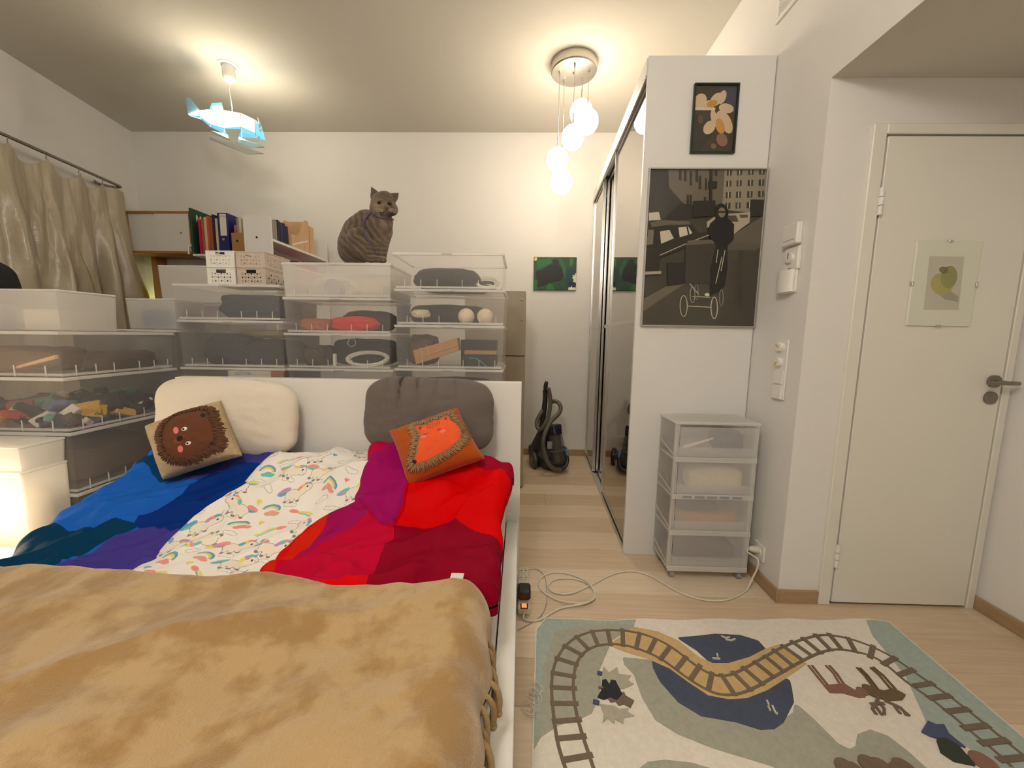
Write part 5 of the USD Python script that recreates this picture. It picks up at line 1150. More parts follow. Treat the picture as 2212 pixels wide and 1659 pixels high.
for cx_, cy_ in ((60, 420), (75, 440), (45, 485), (80, 400), (60, 500)):
    b_ = np.array([*rp(cx_, cy_), .004]); th_ = []
    for k in range(5):
        a_ = rg.uniform(0, 6.28, 3); r_ = rg.uniform(.01, .028)
        th_.append(tube([b_ + [r_ * math.cos(a_[0] + t_) * (1 - .12 * t_), r_ * math.sin(a_[0] + t_ * .9), .003 + .006 * abs(math.sin(t_ + a_[1]))] for t_ in np.linspace(0, 4, 14)], .0009, 5))
    obj('loose_thread', th_, 'rug_white', RG)
# ------------------------------------------------------------------ bed
BX0, BX1, HBY = -1.5, .004, 1.64
mat('bed_white', (.80, .785, .745), .42)
B = thing('bed_frame', 'white bed frame with a tall plain headboard and side rails', 'bed', ((BX0 + BX1) / 2, .65, 0))
obj('headboard', bx(BX0, BX1, HBY, HBY + .05, 0, 1.0, .0015), 'bed_white', B)
obj('side_rail', bx(-.052, -.003, -.42, HBY - .0005, .02, .38, .0015), 'bed_white', B)
obj('side_rail', bx(BX0 + .005, BX0 + .055, -.42, HBY - .0005, .02, .38, .0015), 'bed_white', B)
obj('footboard', bx(BX0 + .005, -.003, -.47, -.421, 0, .38, .0015), 'bed_white', B)
obj('slat_base', bx(BX0 + .056, -.053, -.419, HBY - .002, .2, .215), 'wood_light', B)
mat('mattress_cloth', (.74, .73, .70), .9, bump=(200, .001))
obj('mattress', bx(BX0 + .058, -.056, -.415, HBY - .004, .216, .475, .03), 'mattress_cloth', smooth=30, label='white mattress lying in the bed frame', cat='mattress')

def hprof(y): return .165 * smoothstep(1.02, 1.52, y)
def atH(px_, py_, h0, top=True):
    y = 1.0
    for _ in range(40):
        p = at(px_, py_, z=h0 + float(hprof(y))); y = .5 * y + .5 * min(p[1], 1.63)
    if p[1] > 1.63: p = at(px_, py_, y=1.63)
    return p
def resample(P, n):
    P = np.array(P); t = np.r_[0, np.cumsum(np.linalg.norm(np.diff(P[:, :2], axis=0), axis=1))]
    from scipy.interpolate import PchipInterpolator
    return PchipInterpolator(t / t[-1], P[:, :2])(np.linspace(0, 1, n))
def ridge(p, seed, oct_=3):
    n = meshkit.fbm(p, oct_, seed); return 1 - np.abs(2 * n - 1)
def cloth(name, left, right, nx, ny, hfun, mt, label, cat, colfun=None, wr=.04, puff=.035, skirt=.05, dropR=None, parent='/World', kind_obj=True, extra=None):
    Lc, Rc = resample(left, ny), resample(right, ny)
    s = np.linspace(0, 1, nx)
    XY = Lc[None] * (1 - s)[:, None, None] + Rc[None] * s[:, None, None]       # nx, ny, 2
    X, Y = XY[..., 0], XY[..., 1]
    W = np.linalg.norm(Rc - Lc, axis=1)[None]
    dl, dr = s[:, None] * W, (1 - s)[:, None] * W
    T = np.r_[0, np.cumsum(np.linalg.norm(np.diff((Lc + Rc) / 2, axis=0), axis=1))]
    dt, db = T[None] + 0 * X, (T[-1] - T)[None] + 0 * X
    d = np.minimum(np.minimum(dl, dr), np.minimum(dt, db))
    e = np.clip(1 - d / wr, 0, 1)
    Z = hfun(X, Y) - puff * (1 - np.sqrt(np.clip(1 - e ** 2, 0, 1)))
    if extra is not None: X, Y, Z = extra(X, Y, Z, dl, dr, dt)
    V = np.stack([X, Y, Z], -1)
    # closed underside: a rim drawn in a little and down, then a floor
    c = V.mean((0, 1))
    low = V.copy(); low[..., 2] -= .004
    rim = (np.zeros_like(X) > 1)
    rim[[0, -1]] = True; rim[:, [0, -1]] = True
    low[..., 2] = np.where(rim, low[..., 2] - skirt * .35, low[..., 2] - .012)
    n = nx * ny; g = np.arange(n).reshape(nx, ny); f = grid_faces(nx, ny)
    def ed(i): return np.vstack([np.stack([i[:-1], i[1:], i[1:] + n], 1), np.stack([i[:-1], i[1:] + n, i[:-1] + n], 1)])
    F = np.vstack([f, f[:, ::-1] + n, ed(g[0])[:, ::-1], ed(g[-1]), ed(g[:, 0]), ed(g[:, -1])[:, ::-1]])
    # normals point up: the grid runs x then y, so faces are counted the other way when seen from below
    tri = np.cross(V[1, 0] - V[0, 0], V[0, 1] - V[0, 0])
    if tri[2] < 0: F = F[:, ::-1]
    vv = np.vstack([V.reshape(-1, 3), low.reshape(-1, 3)])
    col = None
    if colfun is not None:
        cc = colfun(X.ravel(), Y.ravel()); col = np.vstack([cc, cc])
    return obj(name, trimesh.Trimesh(vv, F, process=False), mt, parent, smooth=True, label=label, cat=cat, colors=col)

mat('duvet_print', (.8, .8, .8), .85, attr=True, bump=(500, .0006), sheen=.1)
mat('duvet_sateen', (.8, .8, .8), .62, attr=True, spec=.06, bump=(500, .0005))
def inside(poly, x, y): return shapely.contains_xy(poly, x, y)
def paint(h0, regions, base):
    ps = [(Polygon([tuple(atH(*q_, h0)[:2]) for q_ in pts]).buffer(0), np.array(lin(*c_))) for pts, c_ in regions]
    def f(x, y):
        wob = .006 * (meshkit.fbm(np.stack([x * 14, y * 14, x * 0], -1), 2, 4) - .5)
        col = np.tile(lin(*base), (len(x), 1))
        for p_, c_ in ps: col[inside(p_, x + wob, y + wob)] = c_
        return col
    return f

# blue duvet
h_b = .535
bl_left = [atH(*q_, h_b) for q_ in ((345, 948), (325, 962), (300, 985), (268, 1017), (235, 1047), (185, 1077), (120, 1112), (60, 1152), (0, 1194), (-70, 1240))]
bl_left.append(np.array([bl_left[-1][0] + .0, .66, 0]))
bl_right = [atH(*q_, h_b) for q_ in ((640, 972), (610, 1010), (570, 1050), (500, 1105), (430, 1150), (370, 1195), (310, 1250))]
bl_right.append(np.array([bl_right[-1][0], .66, 0]))
def hf_blue(x, y):
    a = np.stack([(x * .75 + y * .3) * 3.6, (y * .8 - x * .55) * 11, x * 0 + 2.0], -1)
    r = ridge(a, 7) ** 2.2
    k = 1.15 - .4 * smoothstep(1.1, 1.5, y)
    side = smoothstep(-1.4, -1.75, x)
    return h_b + hprof(y) + (r - .35) * .042 * k + (meshkit.fbm(np.stack([x * 7, y * 7, x * 0], -1), 4, 3) - .5) * .045 - .03 * side
cf = paint(h_b, [([(250, 1060), (360, 930), (700, 940), (700, 990), (560, 1050), (430, 1030), (350, 1045), (310, 1010), (285, 1012)], (8, 62, 112)),
                 ([(380, 1040), (480, 1000), (620, 955), (640, 985), (560, 1030), (490, 1055), (430, 1040)], (58, 62, 142)),
                 ([(-120, 1160), (60, 1150), (120, 1140), (145, 1152), (215, 1152), (300, 1145), (250, 1170), (180, 1205), (120, 1245), (-120, 1300)], (4, 58, 92)),
                 ([(455, 1020), (500, 1015), (620, 1000), (560, 1090), (400, 1160), (320, 1165), (290, 1145), (320, 1115), (375, 1085), (415, 1050)], (6, 48, 128)),
                 ([(110, 1260), (180, 1210), (260, 1165), (300, 1148), (400, 1160), (300, 1260)], (70, 58, 146))], (28, 98, 196))
cloth('duvet', bl_left, bl_right, 420, 520, hf_blue, 'duvet_sateen', 'blue and violet patchwork duvet on the left side of the bed', 'duvet', cf, wr=.06, puff=.05)

# unicorn duvet
h_u = .553
un_left = [atH(*q_, h_u) for q_ in ((600, 974), (575, 985), (545, 1010), (510, 1042), (465, 1085), (412, 1120), (350, 1162), (290, 1210), (245, 1240), (215, 1262))]
un_left.append(np.array([un_left[-1][0] - .03, .66, 0]))
un_right = [atH(*q_, h_u) for q_ in ((830, 962), (830, 1010), (800, 1080), (760, 1120), (700, 1160), (660, 1200), (630, 1240), (610, 1262))]
un_right.append(np.array([un_right[-1][0], .66, 0]))
def hf_uni(x, y):
    r = ridge(np.stack([(x + y * .4) * 4, (y - x * .3) * 3.4, x * 0 + 5], -1), 15) ** 2
    return h_u + hprof(y) + (r - .3) * .032 + (meshkit.fbm(np.stack([x * 9, y * 9, x * 0], -1), 3, 13) - .5) * .03
rg = np.random.default_rng(21)
def icon_shapes(kind, rg):
    """flat print motifs about 10 cm across, (shape, colour) pairs, drawn around the origin"""
    ink, pink, teal, yel, lil, blu = (138, 130, 126), (238, 150, 142), (120, 196, 190), (236, 214, 110), (190, 150, 200), (92, 170, 200)
    E_ = lambda x, y, a, b, r=0: shapely.affinity.translate(shapely.affinity.rotate(shapely.affinity.scale(Point(0, 0).buffer(1, 24), a, b), r), x, y)
    L_ = lambda pts, w=.0022: LineString(pts).buffer(w)
    o = []
    if kind == 0:      # pony with a horn, mane and tail
        pal = [pink, yel, teal, blu, lil]; rg.shuffle(pal)
        body = E_(-.012, -.012, .038, .024).union(E_(.034, .018, .028, .020, -18)).union(E_(.018, .0, .022, .018))
        legs = unary_union([E_(-.034, -.034, .008, .016, -20), E_(-.010, -.038, .008, .016, 5), E_(.012, -.034, .008, .015, 20)])
        whole = body.union(legs)
        o.append((E_(-.062, .004, .030, .012, 25), pal[0])); o.append((E_(-.060, -.006, .022, .007, 10), pal[1]))
        o.append((whole.buffer(.0020), ink)); o.append((whole, (240, 232, 218)))
        for lx_, ly_ in ((-.039, -.046), (-.009, -.051), (.017, -.046)): o.append((E_(lx_, ly_, .008, .006), ink))
        o += [(E_(.016, .030, .016, .009, 30), pal[2]), (E_(.004, .018, .014, .008, 60), pal[3]), (E_(.030, .040, .012, .006, 10), pal[0]), (Polygon([(.036, .036), (.046, .032), (.052, .058)]), pal[1]), (E_(.038, .020, .004, .0055), (60, 56, 58)), (E_(.056, .008, .002, .002), ink)]
    elif kind == 1:    # cloud with a rainbow
        c_ = [pink, teal, (232, 168, 150)][rg.integers(3)]
        o += [(E_(0, .012, .040, .030).difference(E_(0, .006, .032, .023)).intersection(sbox(-.1, .01, .1, .1)), blu), (E_(0, .008, .032, .024).difference(E_(0, .004, .025, .018)).intersection(sbox(-.1, .008, .1, .1)), yel),
              (unary_union([E_(.012, -.004, .020, .014), E_(.030, -.008, .016, .011), E_(-.004, -.010, .016, .010)]), c_)]
    elif kind == 2:    # heart
        o.append((unary_union([E_(-.006, .004, .009, .008, 30), E_(.006, .004, .009, .008, -30), Polygon([(-.013, 0), (.013, 0), (0, -.016)])]), [pink, yel, blu, teal][rg.integers(4)]))
    elif kind == 3:    # outlined cloud
        g = unary_union([E_(0, 0, .018, .013), E_(.020, -.004, .015, .011), E_(-.018, -.004, .014, .010)])
        o.append((g.buffer(.001).difference(g.buffer(-.0015)), (186, 176, 166)))
    else:              # long rainbow swoosh
        o += [(L_([(-.06, -.014), (-.03, .004), (0, .008), (.02, .004)], .0045), yel), (L_([(-.05, -.018), (-.02, -.004), (.01, 0)], .003), teal), (E_(.036, .004, .022, .010), pink)]
    return o
uni = []
def uni_box():
    P_ = np.array(un_left + un_right); return P_[:, 0].min(), P_[:, 0].max(), .55, 1.66
a0, a1, b0, b1 = uni_box()
k = 0
gy = b0
while gy < b1:
    gx = a0 + (.053 if k % 2 else 0)
    while gx < a1:
        kind = [0, 1, 0, 4, 0, 3][int(rg.integers(6))]
        th = rg.uniform(-35, 35) + (180 if rg.random() < .15 else 0); mir = -1 if rg.random() < .4 else 1
        for g_, c_ in icon_shapes(kind, rg):
            g2 = shapely.affinity.translate(shapely.affinity.rotate(shapely.affinity.scale(g_, mir * .74, .74, origin=(0, 0)), th, origin=(0, 0)), gx + rg.uniform(-.012, .012) * 0, gy)
            uni.append((g2, np.array(lin(*c_))))
        for g_, c_ in icon_shapes(2 if rg.random() < .6 else 3, rg):
            uni.append((shapely.affinity.translate(shapely.affinity.scale(g_, .62, .62, origin=(0, 0)), gx + .053, gy + rg.uniform(.02, .04)), np.array(lin(*c_))))
        gx += .106
    gy += .074; k += 1
def uni_col(x, y):
    col = np.tile(lin(242, 238, 232), (len(x), 1))
    for g_, c_ in uni:
        q0, q1, q2, q3 = g_.bounds
        m_ = np.nonzero((x >= q0) & (x <= q2) & (y >= q1) & (y <= q3))[0]
        if len(m_): col[m_[shapely.contains_xy(g_, x[m_], y[m_])]] = c_
    return col
cloth('duvet', un_left, un_right, 380, 640, hf_uni, 'duvet_print', 'white duvet printed with ponies, rainbows and clouds in the middle of the bed', 'duvet', uni_col, wr=.055, puff=.045)

# red duvet
h_r = .570
rd_left = [atH(*q_, h_r) for q_ in ((797, 957), (793, 985), (788, 1010), (768, 1045), (745, 1078), (700, 1113), (645, 1152), (600, 1185), (578, 1210), (560, 1238), (552, 1262))]
rd_left.append(np.array([rd_left[-1][0], .66, 0]))
rd_right = [atH(*q_, h_r) for q_ in ((1108, 996), (1111, 1010), (1104, 1040), (1090, 1078), (1082, 1100), (1088, 1150), (1082, 1200), (1082, 1240), (1076, 1290))]
rd_right = [np.array([min(p_[0], -.012), p_[1], p_[2]]) for p_ in rd_right]
rd_right.append(np.array([-.13, .84, 0])); rd_right.append(np.array([-.16, .66, 0]))
flap = Polygon([tuple(atH(*q_, h_r)[:2]) for q_ in ((797, 952), (862, 958), (870, 985), (880, 1060), (872, 1100), (850, 1140), (822, 1150), (795, 1112), (752, 1058), (775, 1030), (790, 1000))]).buffer(.004)
def hf_red(x, y):
    r = ridge(np.stack([(x * .9 + y * .55) * 2.6, (y - x * .5) * 5.2, x * 0 + 8], -1), 25) ** 3
    z = h_r + hprof(y) + (r - .3) * .048 + (meshkit.fbm(np.stack([x * 5, y * 5, x * 0], -1), 4, 23) - .5) * .06
    dd = shapely.distance(flap.exterior, shapely.points(x.ravel(), y.ravel())).reshape(x.shape)
    ins_ = shapely.contains_xy(flap, x.ravel(), y.ravel()).reshape(x.shape)
    return z + np.where(ins_, .020 * np.sqrt(np.clip(1 - np.clip(1 - dd / .02, 0, 1) ** 2, 0, 1)), 0)
cf = paint(h_r, [([(1020, 965), (1120, 985), (1120, 1040), (1090, 1032), (1030, 1005)], (158, 4, 44)),
                 ([(770, 1020), (740, 1090), (640, 1165), (540, 1270), (570, 1275), (610, 1215), (700, 1150), (790, 1108)], (206, 34, 12)),
                 ([(640, 1190), (720, 1135), (795, 1105), (850, 1150), (846, 1170), (850, 1180), (838, 1186), (800, 1262), (560, 1280), (600, 1235)], (190, 4, 52)),
                 ([(740, 1080), (790, 1085), (800, 1115), (755, 1150), (690, 1170), (630, 1205), (690, 1150)], (158, 14, 88)),
                 ([(849, 1142), (950, 1136), (1060, 1150), (1120, 1170), (1120, 1330), (790, 1275), (802, 1250), (838, 1186), (850, 1178)], (138, 2, 34)),
                 ([(797, 945), (862, 950), (870, 985), (880, 1060), (872, 1100), (850, 1142), (822, 1152), (795, 1114), (750, 1058), (775, 1030), (790, 1000)], (158, 12, 98)),
                 ([(797, 945), (862, 950), (868, 978), (840, 988), (795, 992)], (190, 4, 66))], (214, 1, 5))
cloth('duvet', rd_left, rd_right, 400, 520, hf_red, 'duvet_sateen', 'red and magenta patchwork duvet with a folded corner on the right side', 'duvet', cf, wr=.05, puff=.045)

# fleece blanket over the foot half
mat('fleece', lin(186, 156, 108), .95, noise=(8, lin(160, 125, 72), .43, .55), bump=(320, .002), sheen=.5)  # darker tan patches paint in the sheen of the brushed pile
h_f = .618
bk_top = [at(*q_, z=h_f) + [0, .022, 0] for q_ in ((-160, 1222), (0, 1228), (120, 1233), (250, 1238), (420, 1246), (510, 1236), (590, 1228), (660, 1236), (740, 1250), (860, 1252), (970, 1251), (1020, 1251))]
bt_x = [p_[0] for p_ in bk_top]; bt_y = [p_[1] for p_ in bk_top]
from scipy.interpolate import PchipInterpolator
bti = PchipInterpolator(bt_x, bt_y, extrapolate=True)
nx, ny = 330, 260
xs = np.linspace(-1.66, -.055, nx)
ytop = np.where(xs < bt_x[0], bt_y[0], bti(np.clip(xs, bt_x[0], bt_x[-1])))
corner = np.clip((xs - (-.155)) / .1, 0, 1); ytop = ytop - .075 * (1 - np.sqrt(np.clip(1 - corner ** 2, 0, 1)))
tt = np.linspace(0, 1, ny)
X = np.repeat(xs[:, None], ny, 1); Y = ytop[:, None] + (-.40 - ytop[:, None]) * tt[None] ** 1.25
a_ = np.stack([(X * .8 + Y * .6) * 2.2, (Y * .9 - X * .5) * 4.0, X * 0 + 1], -1)
Z = h_f + (ridge(a_, 41) ** 2 - .4) * .020 + (meshkit.fbm(np.stack([X * 4.5, Y * 4.5, X * 0], -1), 4, 42) - .5) * .055 + .010 * smoothstep(-.9, -.6, X) * smoothstep(-.3, -.6, X)
dT = (ytop[:, None] - Y); dR = (-.055 - X); dLft = X + 1.66
for d_, w_, p_ in ((dT, .035, .045), (dR, .08, .10), (dLft, .12, .12)):
    e = np.clip(1 - d_ / w_, 0, 1); Z = Z - p_ * (1 - np.sqrt(np.clip(1 - e ** 2, 0, 1)))
X = X + np.clip(1 - dR / .05, 0, 1) * .008 * np.sin(Y * 38)
V = np.stack([X, Y, Z], -1); low = V.copy(); low[..., 2] -= .010
n = nx * ny; g = np.arange(n).reshape(nx, ny); f = grid_faces(nx, ny)
ed = lambda i: np.vstack([np.stack([i[:-1], i[1:], i[1:] + n], 1), np.stack([i[:-1], i[1:] + n, i[:-1] + n], 1)])
F = np.vstack([f, f[:, ::-1] + n, ed(g[0])[:, ::-1], ed(g[-1]), ed(g[:, 0]), ed(g[:, -1])[:, ::-1]])
if np.cross(V[1, 0] - V[0, 0], V[0, 1] - V[0, 0])[2] < 0: F = F[:, ::-1]
BL = thing('fleece_blanket', 'tan fleece blanket with a tasselled edge spread over the foot of the bed', 'blanket', (-.85, .3, .55))
obj('fleece', trimesh.Trimesh(np.vstack([V.reshape(-1, 3), low.reshape(-1, 3)]), F, process=False), 'fleece', BL, smooth=True)
mat('tassel', lin(176, 148, 106), .95, bump=(500, .002))
rg = np.random.default_rng(8)
er = V[-1]
for k in range(26):
    yy = .80 - k * .034 + rg.uniform(-.006, .006)
    if yy < .05: break
    j = int(np.argmin(np.abs(er[:, 1] - yy))); p_ = er[j]
    L_ = rg.uniform(.05, .085); dx = rg.uniform(.006, .018); dy = rg.uniform(-.03, .03)
    pts = [p_ + [-.004, 0, .002], p_ + [dx * .8, dy * .3, -L_ * .3], p_ + [dx, dy * .7, -L_ * .7], p_ + [dx * .9, dy, -L_]]
    obj('tassel', [tube(pts, [.005, .0065, .0065, .006], 8, 14), sphere(np.array(pts[-1]) + [0, 0, -.003], .0082, 1)], 'tassel', BL, smooth=True)
lp = at(972, 1249, z=.6); lq = at(1000, 1250, z=.6)
obj('care_label', bx(lp[0], lq[0], lp[1] + .0, lp[1] + .022, .598, .600), 'paper_white', BL, label='small white care label')

# ------------------------------------------------------------------ pillows and cushions
mat('pillow_white', lin(226, 216, 200), .9, bump=(300, .0012), sheen=.15)
mat('pillow_grey', lin(104, 95, 90), .85, bump=(300, .001), sheen=.15)
mat('linen', lin(190, 168, 134), .9, noise=(90, lin(172, 150, 116), .35, .65), bump=(400, .0012))
mat('velvet_rust', lin(172, 76, 6), .85, sheen=.2, spec=.2, bump=(400, .001))
def pillow_mesh(c, ux, uy, w, h, t, seed, nrm=None, boxy=4.0, crease=None, n=110):
    ux, uy = np.array(ux, float), np.array(uy, float); ux /= np.linalg.norm(ux); uy -= ux * (uy @ ux); uy /= np.linalg.norm(uy)
    nz = np.cross(ux, uy)
    m = trimesh.creation.icosphere(5, 1.0); v = np.array(m.vertices)
    # a rounded rectangle outline, swollen in the middle
    a = np.sign(v[:, :2]) * np.abs(v[:, :2])
    r = np.linalg.norm(a, axis=1) + 1e-9; ang = a / r[:, None]
    ang = np.where(r[:, None] < 1e-6, [1.0, 0.0], ang); se = (np.abs(ang[:, 0]) ** boxy + np.abs(ang[:, 1]) ** boxy) ** (-1 / boxy)
    P_ = ang * (r * se)[:, None]
    zz = np.sign(v[:, 2]) * np.abs(v[:, 2]) ** .8
    fb = meshkit.fbm(np.stack([P_[:, 0] * 2.2, P_[:, 1] * 2.2, np.sign(v[:, 2]) * 2 + seed], -1), 4, seed) - .5
    zz = zz * (1 + fb * .35)
    if crease is not None: zz = zz + crease(P_[:, 0], P_[:, 1]) * (v[:, 2] > 0)
    edge = 1 + (meshkit.fbm(np.stack([ang[:, 0] * 2, ang[:, 1] * 2, ang[:, 0] * 0 + seed], -1), 3, seed + 3) - .5) * .07
    out = np.array(c) + (P_[:, :1] * edge[:, None] * w / 2) * ux + (P_[:, 1:2] * edge[:, None] * h / 2) * uy + (zz[:, None] * t / 2) * nz
    return trimesh.Trimesh(out, m.faces, process=False)
def pl_place(x0, x1, y0, y1, Y):
    a, c = at(x0, y1, y=Y), at(x1, y0, y=Y); return (a + c) / 2, c[0] - a[0], c[2] - a[2]
c, w, h = pl_place(349, 638, 822, 978, 1.55)
obj('pillow', pillow_mesh(c, (1, 0, -.035), (0, .12, 1), w, h * 1.02, .15, 71, boxy=4.2), 'pillow_white', smooth=True, label='white pillow standing against the left end of the headboard', cat='pillow')
def crz(u, v_):
    o = 0
    for u0, a_, s_ in ((-.42, .8, .02), (-.16, .5, -.05), (.12, .35, .03), (.42, .3, -.1), (-.62, .3, 0)):
        o = o - a_ * .34 * np.exp(-((u - u0 - s_ * (v_ - .6)) / .022) ** 2) * smoothstep(-.1, .55, v_)
    return o
c, w, h = pl_place(792, 1066, 820, 972, 1.555)
obj('pillow', pillow_mesh(c, (1, 0, -.02), (0, .12, 1), w, h * 1.02, .14, 72, crease=crz, boxy=4.0), 'pillow_grey', smooth=True, label='dark grey creased pillow standing against the right end of the headboard', cat='pillow')

class Cushion:
    def __init__(s, corners, thick, seed):
        s.c = np.array(corners, float)      # top left, top right, bottom right, bottom left
        s.t, s.seed = thick, seed
        s.n = np.cross(s.c[1] - s.c[0], s.c[0] - s.c[3]); s.n /= np.linalg.norm(s.n)
        if s.n[1] > 0: s.n = -s.n
    def flat(s, u, v):
        u, v = np.asarray(u)[..., None], np.asarray(v)[..., None]
        pin = 1 - .05 * (1 - (2 * u - 1) ** 2)
        vv = .5 + (v - .5) * (1 - .07 * (1 - (2 * u - 1) ** 2) * 1.0); uu = .5 + (u - .5) * (1 - .05 * (1 - (2 * v - 1) ** 2))
        return s.c[0] * (1 - uu) * (1 - vv) + s.c[1] * uu * (1 - vv) + s.c[2] * uu * vv + s.c[3] * (1 - uu) * vv
    def prof(s, u, v):
        a, b = np.clip(1 - (2 * np.asarray(u) - 1) ** 2, 0, 1), np.clip(1 - (2 * np.asarray(v) - 1) ** 2, 0, 1)
        return (a * b) ** .42 * (1 + (meshkit.fbm(np.stack([np.asarray(u) * 4, np.asarray(v) * 4, np.asarray(u) * 0 + s.seed], -1), 3, s.seed) - .5) * .3)
    def S(s, u, v, off=0.): return s.flat(u, v) + (s.prof(u, v) * s.t / 2 + off)[..., None] * s.n
    def cover(s, n=90):
        U, V_ = np.meshgrid(np.linspace(0, 1, n), np.linspace(0, 1, n), indexing='ij')
        A = s.S(U, V_).reshape(-1, 3); Bk = (s.flat(U, V_) - (s.prof(U, V_) * s.t / 2)[..., None] * s.n).reshape(-1, 3)
        f = grid_faces(n, n)
        m = trimesh.Trimesh(np.vstack([A, Bk]), np.vstack([f, f[:, ::-1] + n * n]), process=False); m.merge_vertices(); m.fix_normals(); return m
    def uv(s, x, y):
        """where the line of sight through a point of the photograph meets the cushion's front"""
        from scipy.optimize import least_squares
        d = at(x, y, y=1.0) - EYE; d /= np.linalg.norm(d)
        def r(q):
            p = s.S(np.array(q[0]), np.array(q[1])) - EYE; return (p - d * (p @ d)) * 50
        return tuple(least_squares(r, (.5, .5)).x)
    def patch(s, poly, off, th=.0012, step=.012):
        poly = poly.buffer(0).segmentize(step)
        out = []
        from scipy.spatial import Delaunay
        for g in getattr(poly, 'geoms', [poly]):
            x0, y0, x1, y1 = g.bounds
            gx, gy = np.meshgrid(np.arange(x0, x1, step), np.arange(y0, y1, step)); gp = np.stack([gx.ravel(), gy.ravel()], 1)
            inn = g.buffer(-step * .4); gp = gp[shapely.contains_xy(inn, gp[:, 0], gp[:, 1])] if not inn.is_empty else gp[:0]
            pts = np.vstack([np.array(g.exterior.coords)[:-1]] + [np.array(r.coords)[:-1] for r in g.interiors] + [gp])
            T = Delaunay(pts).simplices; cen = pts[T].mean(1); T = T[shapely.contains_xy(g.buffer(1e-6), cen[:, 0], cen[:, 1])]
            top = s.S(pts[:, 0], pts[:, 1], off + th); bot = s.S(pts[:, 0], pts[:, 1], off - .002)
            k = len(pts); E_ = np.sort(np.vstack([T[:, [0, 1]], T[:, [1, 2]], T[:, [2, 0]]]), 1); u_, cnt = np.unique(E_, axis=0, return_counts=True); e_ = u_[cnt == 1]
            out.append(trimesh.Trimesh(np.vstack([top, bot]), np.vstack([T, T[:, ::-1] + k, np.stack([e_[:, 0], e_[:, 1], e_[:, 1] + k], 1), np.stack([e_[:, 0], e_[:, 1] + k, e_[:, 0] + k], 1)]), process=False))
        m = cat_(out); m.fix_normals(); return m
    def fringe(s, ring, length, n, seed, off=.002):
        rg = np.random.default_rng(seed); out = []
        L_ = ring.length
        for k in range(n):
            a = ring.interpolate((k + rg.uniform(-.3, .3)) / n * L_); b = ring.interpolate(((k + .5) / n * L_) % L_)
            t_ = np.array([b.x - a.x, b.y - a.y]); t_ /= np.linalg.norm(t_) + 1e-9
            nn = np.array([t_[1], -t_[0]]) * (1 if not ring.is_ccw else 1)
            l_ = length * rg.uniform(.8, 1.2); sk = rg.uniform(-.35, .35)
            q = [np.array([a.x, a.y]) + nn * l_ * f_ + t_ * l_ * sk * f_ for f_ in (-.55, 0, .5)]
            out.append(tube([s.S(np.array(q_[0]), np.array(q_[1]), off + o_) for q_, o_ in zip(q, (.001, .005, .002))], [.0022, .003, .0018], 5))
        return out
def cush(x0, y0, Ys): return [at(*q_, y=Y_) for q_, Y_ in zip(x0, Ys)]
# hedgehog cushion
zh = lambda x_, y_: (x_ * .27723, 800 + y_ * .27723)
HC = Cushion([at(313, 921, y=1.40), at(478, 865, y=1.475), at(524, 984, y=1.375), at(352, 1037, y=1.30)], .15, 5)
hc = thing('hedgehog_cushion', 'beige linen cushion with a brown fringed hedgehog face, leaning on the white pillow', 'cushion', HC.c.mean(0) - [0, 0, .12])
obj('cover', HC.cover(), 'linen', hc, smooth=True)
def cpoly(C, z, pts): return Polygon([C.uv(*z(*q_)) for q_ in pts])
def cell(C, z, x, y, rx, ry, rot=0):
    c_, s_ = math.cos(math.radians(rot)), math.sin(math.radians(rot))
    return cpoly(C, z, [(x + rx * math.cos(a) * c_ - ry * math.sin(a) * s_, y + rx * math.cos(a) * s_ + ry * math.sin(a) * c_) for a in np.linspace(0, 2 * math.pi, 15)[:-1]])
mat('felt_brown', lin(104, 60, 36), .95, bump=(500, .0015)); mat('fringe_brown', lin(100, 66, 46), .95); mat('felt_orange', lin(240, 92, 44), .9, bump=(500, .0012)); mat('fringe_tan', lin(156, 120, 84), .95)
mat('felt_pink', lin(226, 122, 122), .9); mat('felt_white', lin(232, 226, 214), .9); mat('felt_black', lin(34, 30, 30), .9); mat('felt_muzzle', lin(132, 66, 34), .9)
fo = cpoly(HC, zh, [(1222, 520), (1250, 430), (1310, 375), (1400, 330), (1520, 298), (1630, 285), (1680, 310), (1690, 365), (1725, 430), (1732, 500), (1758, 560), (1745, 615), (1690, 632), (1635, 645), (1580, 680), (1500, 720), (1400, 735), (1305, 710), (1248, 645)])
obj('fur_patch', HC.patch(fo.buffer(.005), .0005), 'fringe_brown', hc)
fi = cpoly(HC, zh, [(1268, 510), (1300, 432), (1400, 372), (1520, 347), (1610, 370), (1672, 440), (1668, 540), (1610, 620), (1500, 678), (1400, 688), (1315, 650), (1274, 585)])
obj('face', HC.patch(fi.buffer(.02).buffer(-.02), .0022), 'felt_brown', hc)
obj('fringe', HC.fringe(fo.buffer(-.03).exterior, .10, 150, 1), 'fringe_brown', hc, smooth=True)
obj('muzzle', HC.patch(cpoly(HC, zh, [(1350, 550), (1375, 528), (1460, 505), (1430, 545), (1415, 580), (1370, 572)]), .0030, step=.02), 'felt_muzzle', hc)
obj('nose', HC.patch(cell(HC, zh, 1408, 534, 25, 20, -25), .0038, step=.02), 'felt_black', hc)
for ex, ey in ((1442, 459), (1473, 570)):
    ee = obj('eye', HC.patch(cell(HC, zh, ex, ey, 23, 14, -20), .0032, step=.02), 'felt_white', hc)
    obj('pupil', HC.patch(cell(HC, zh, ex - 6, ey + 2, 8, 8), .0042, step=.02), 'felt_black', ee)
for ex, ey in ((1377, 471), (1412, 615)): obj('cheek', HC.patch(cell(HC, zh, ex, ey, 21, 27), .0032, step=.02), 'felt_pink', hc)
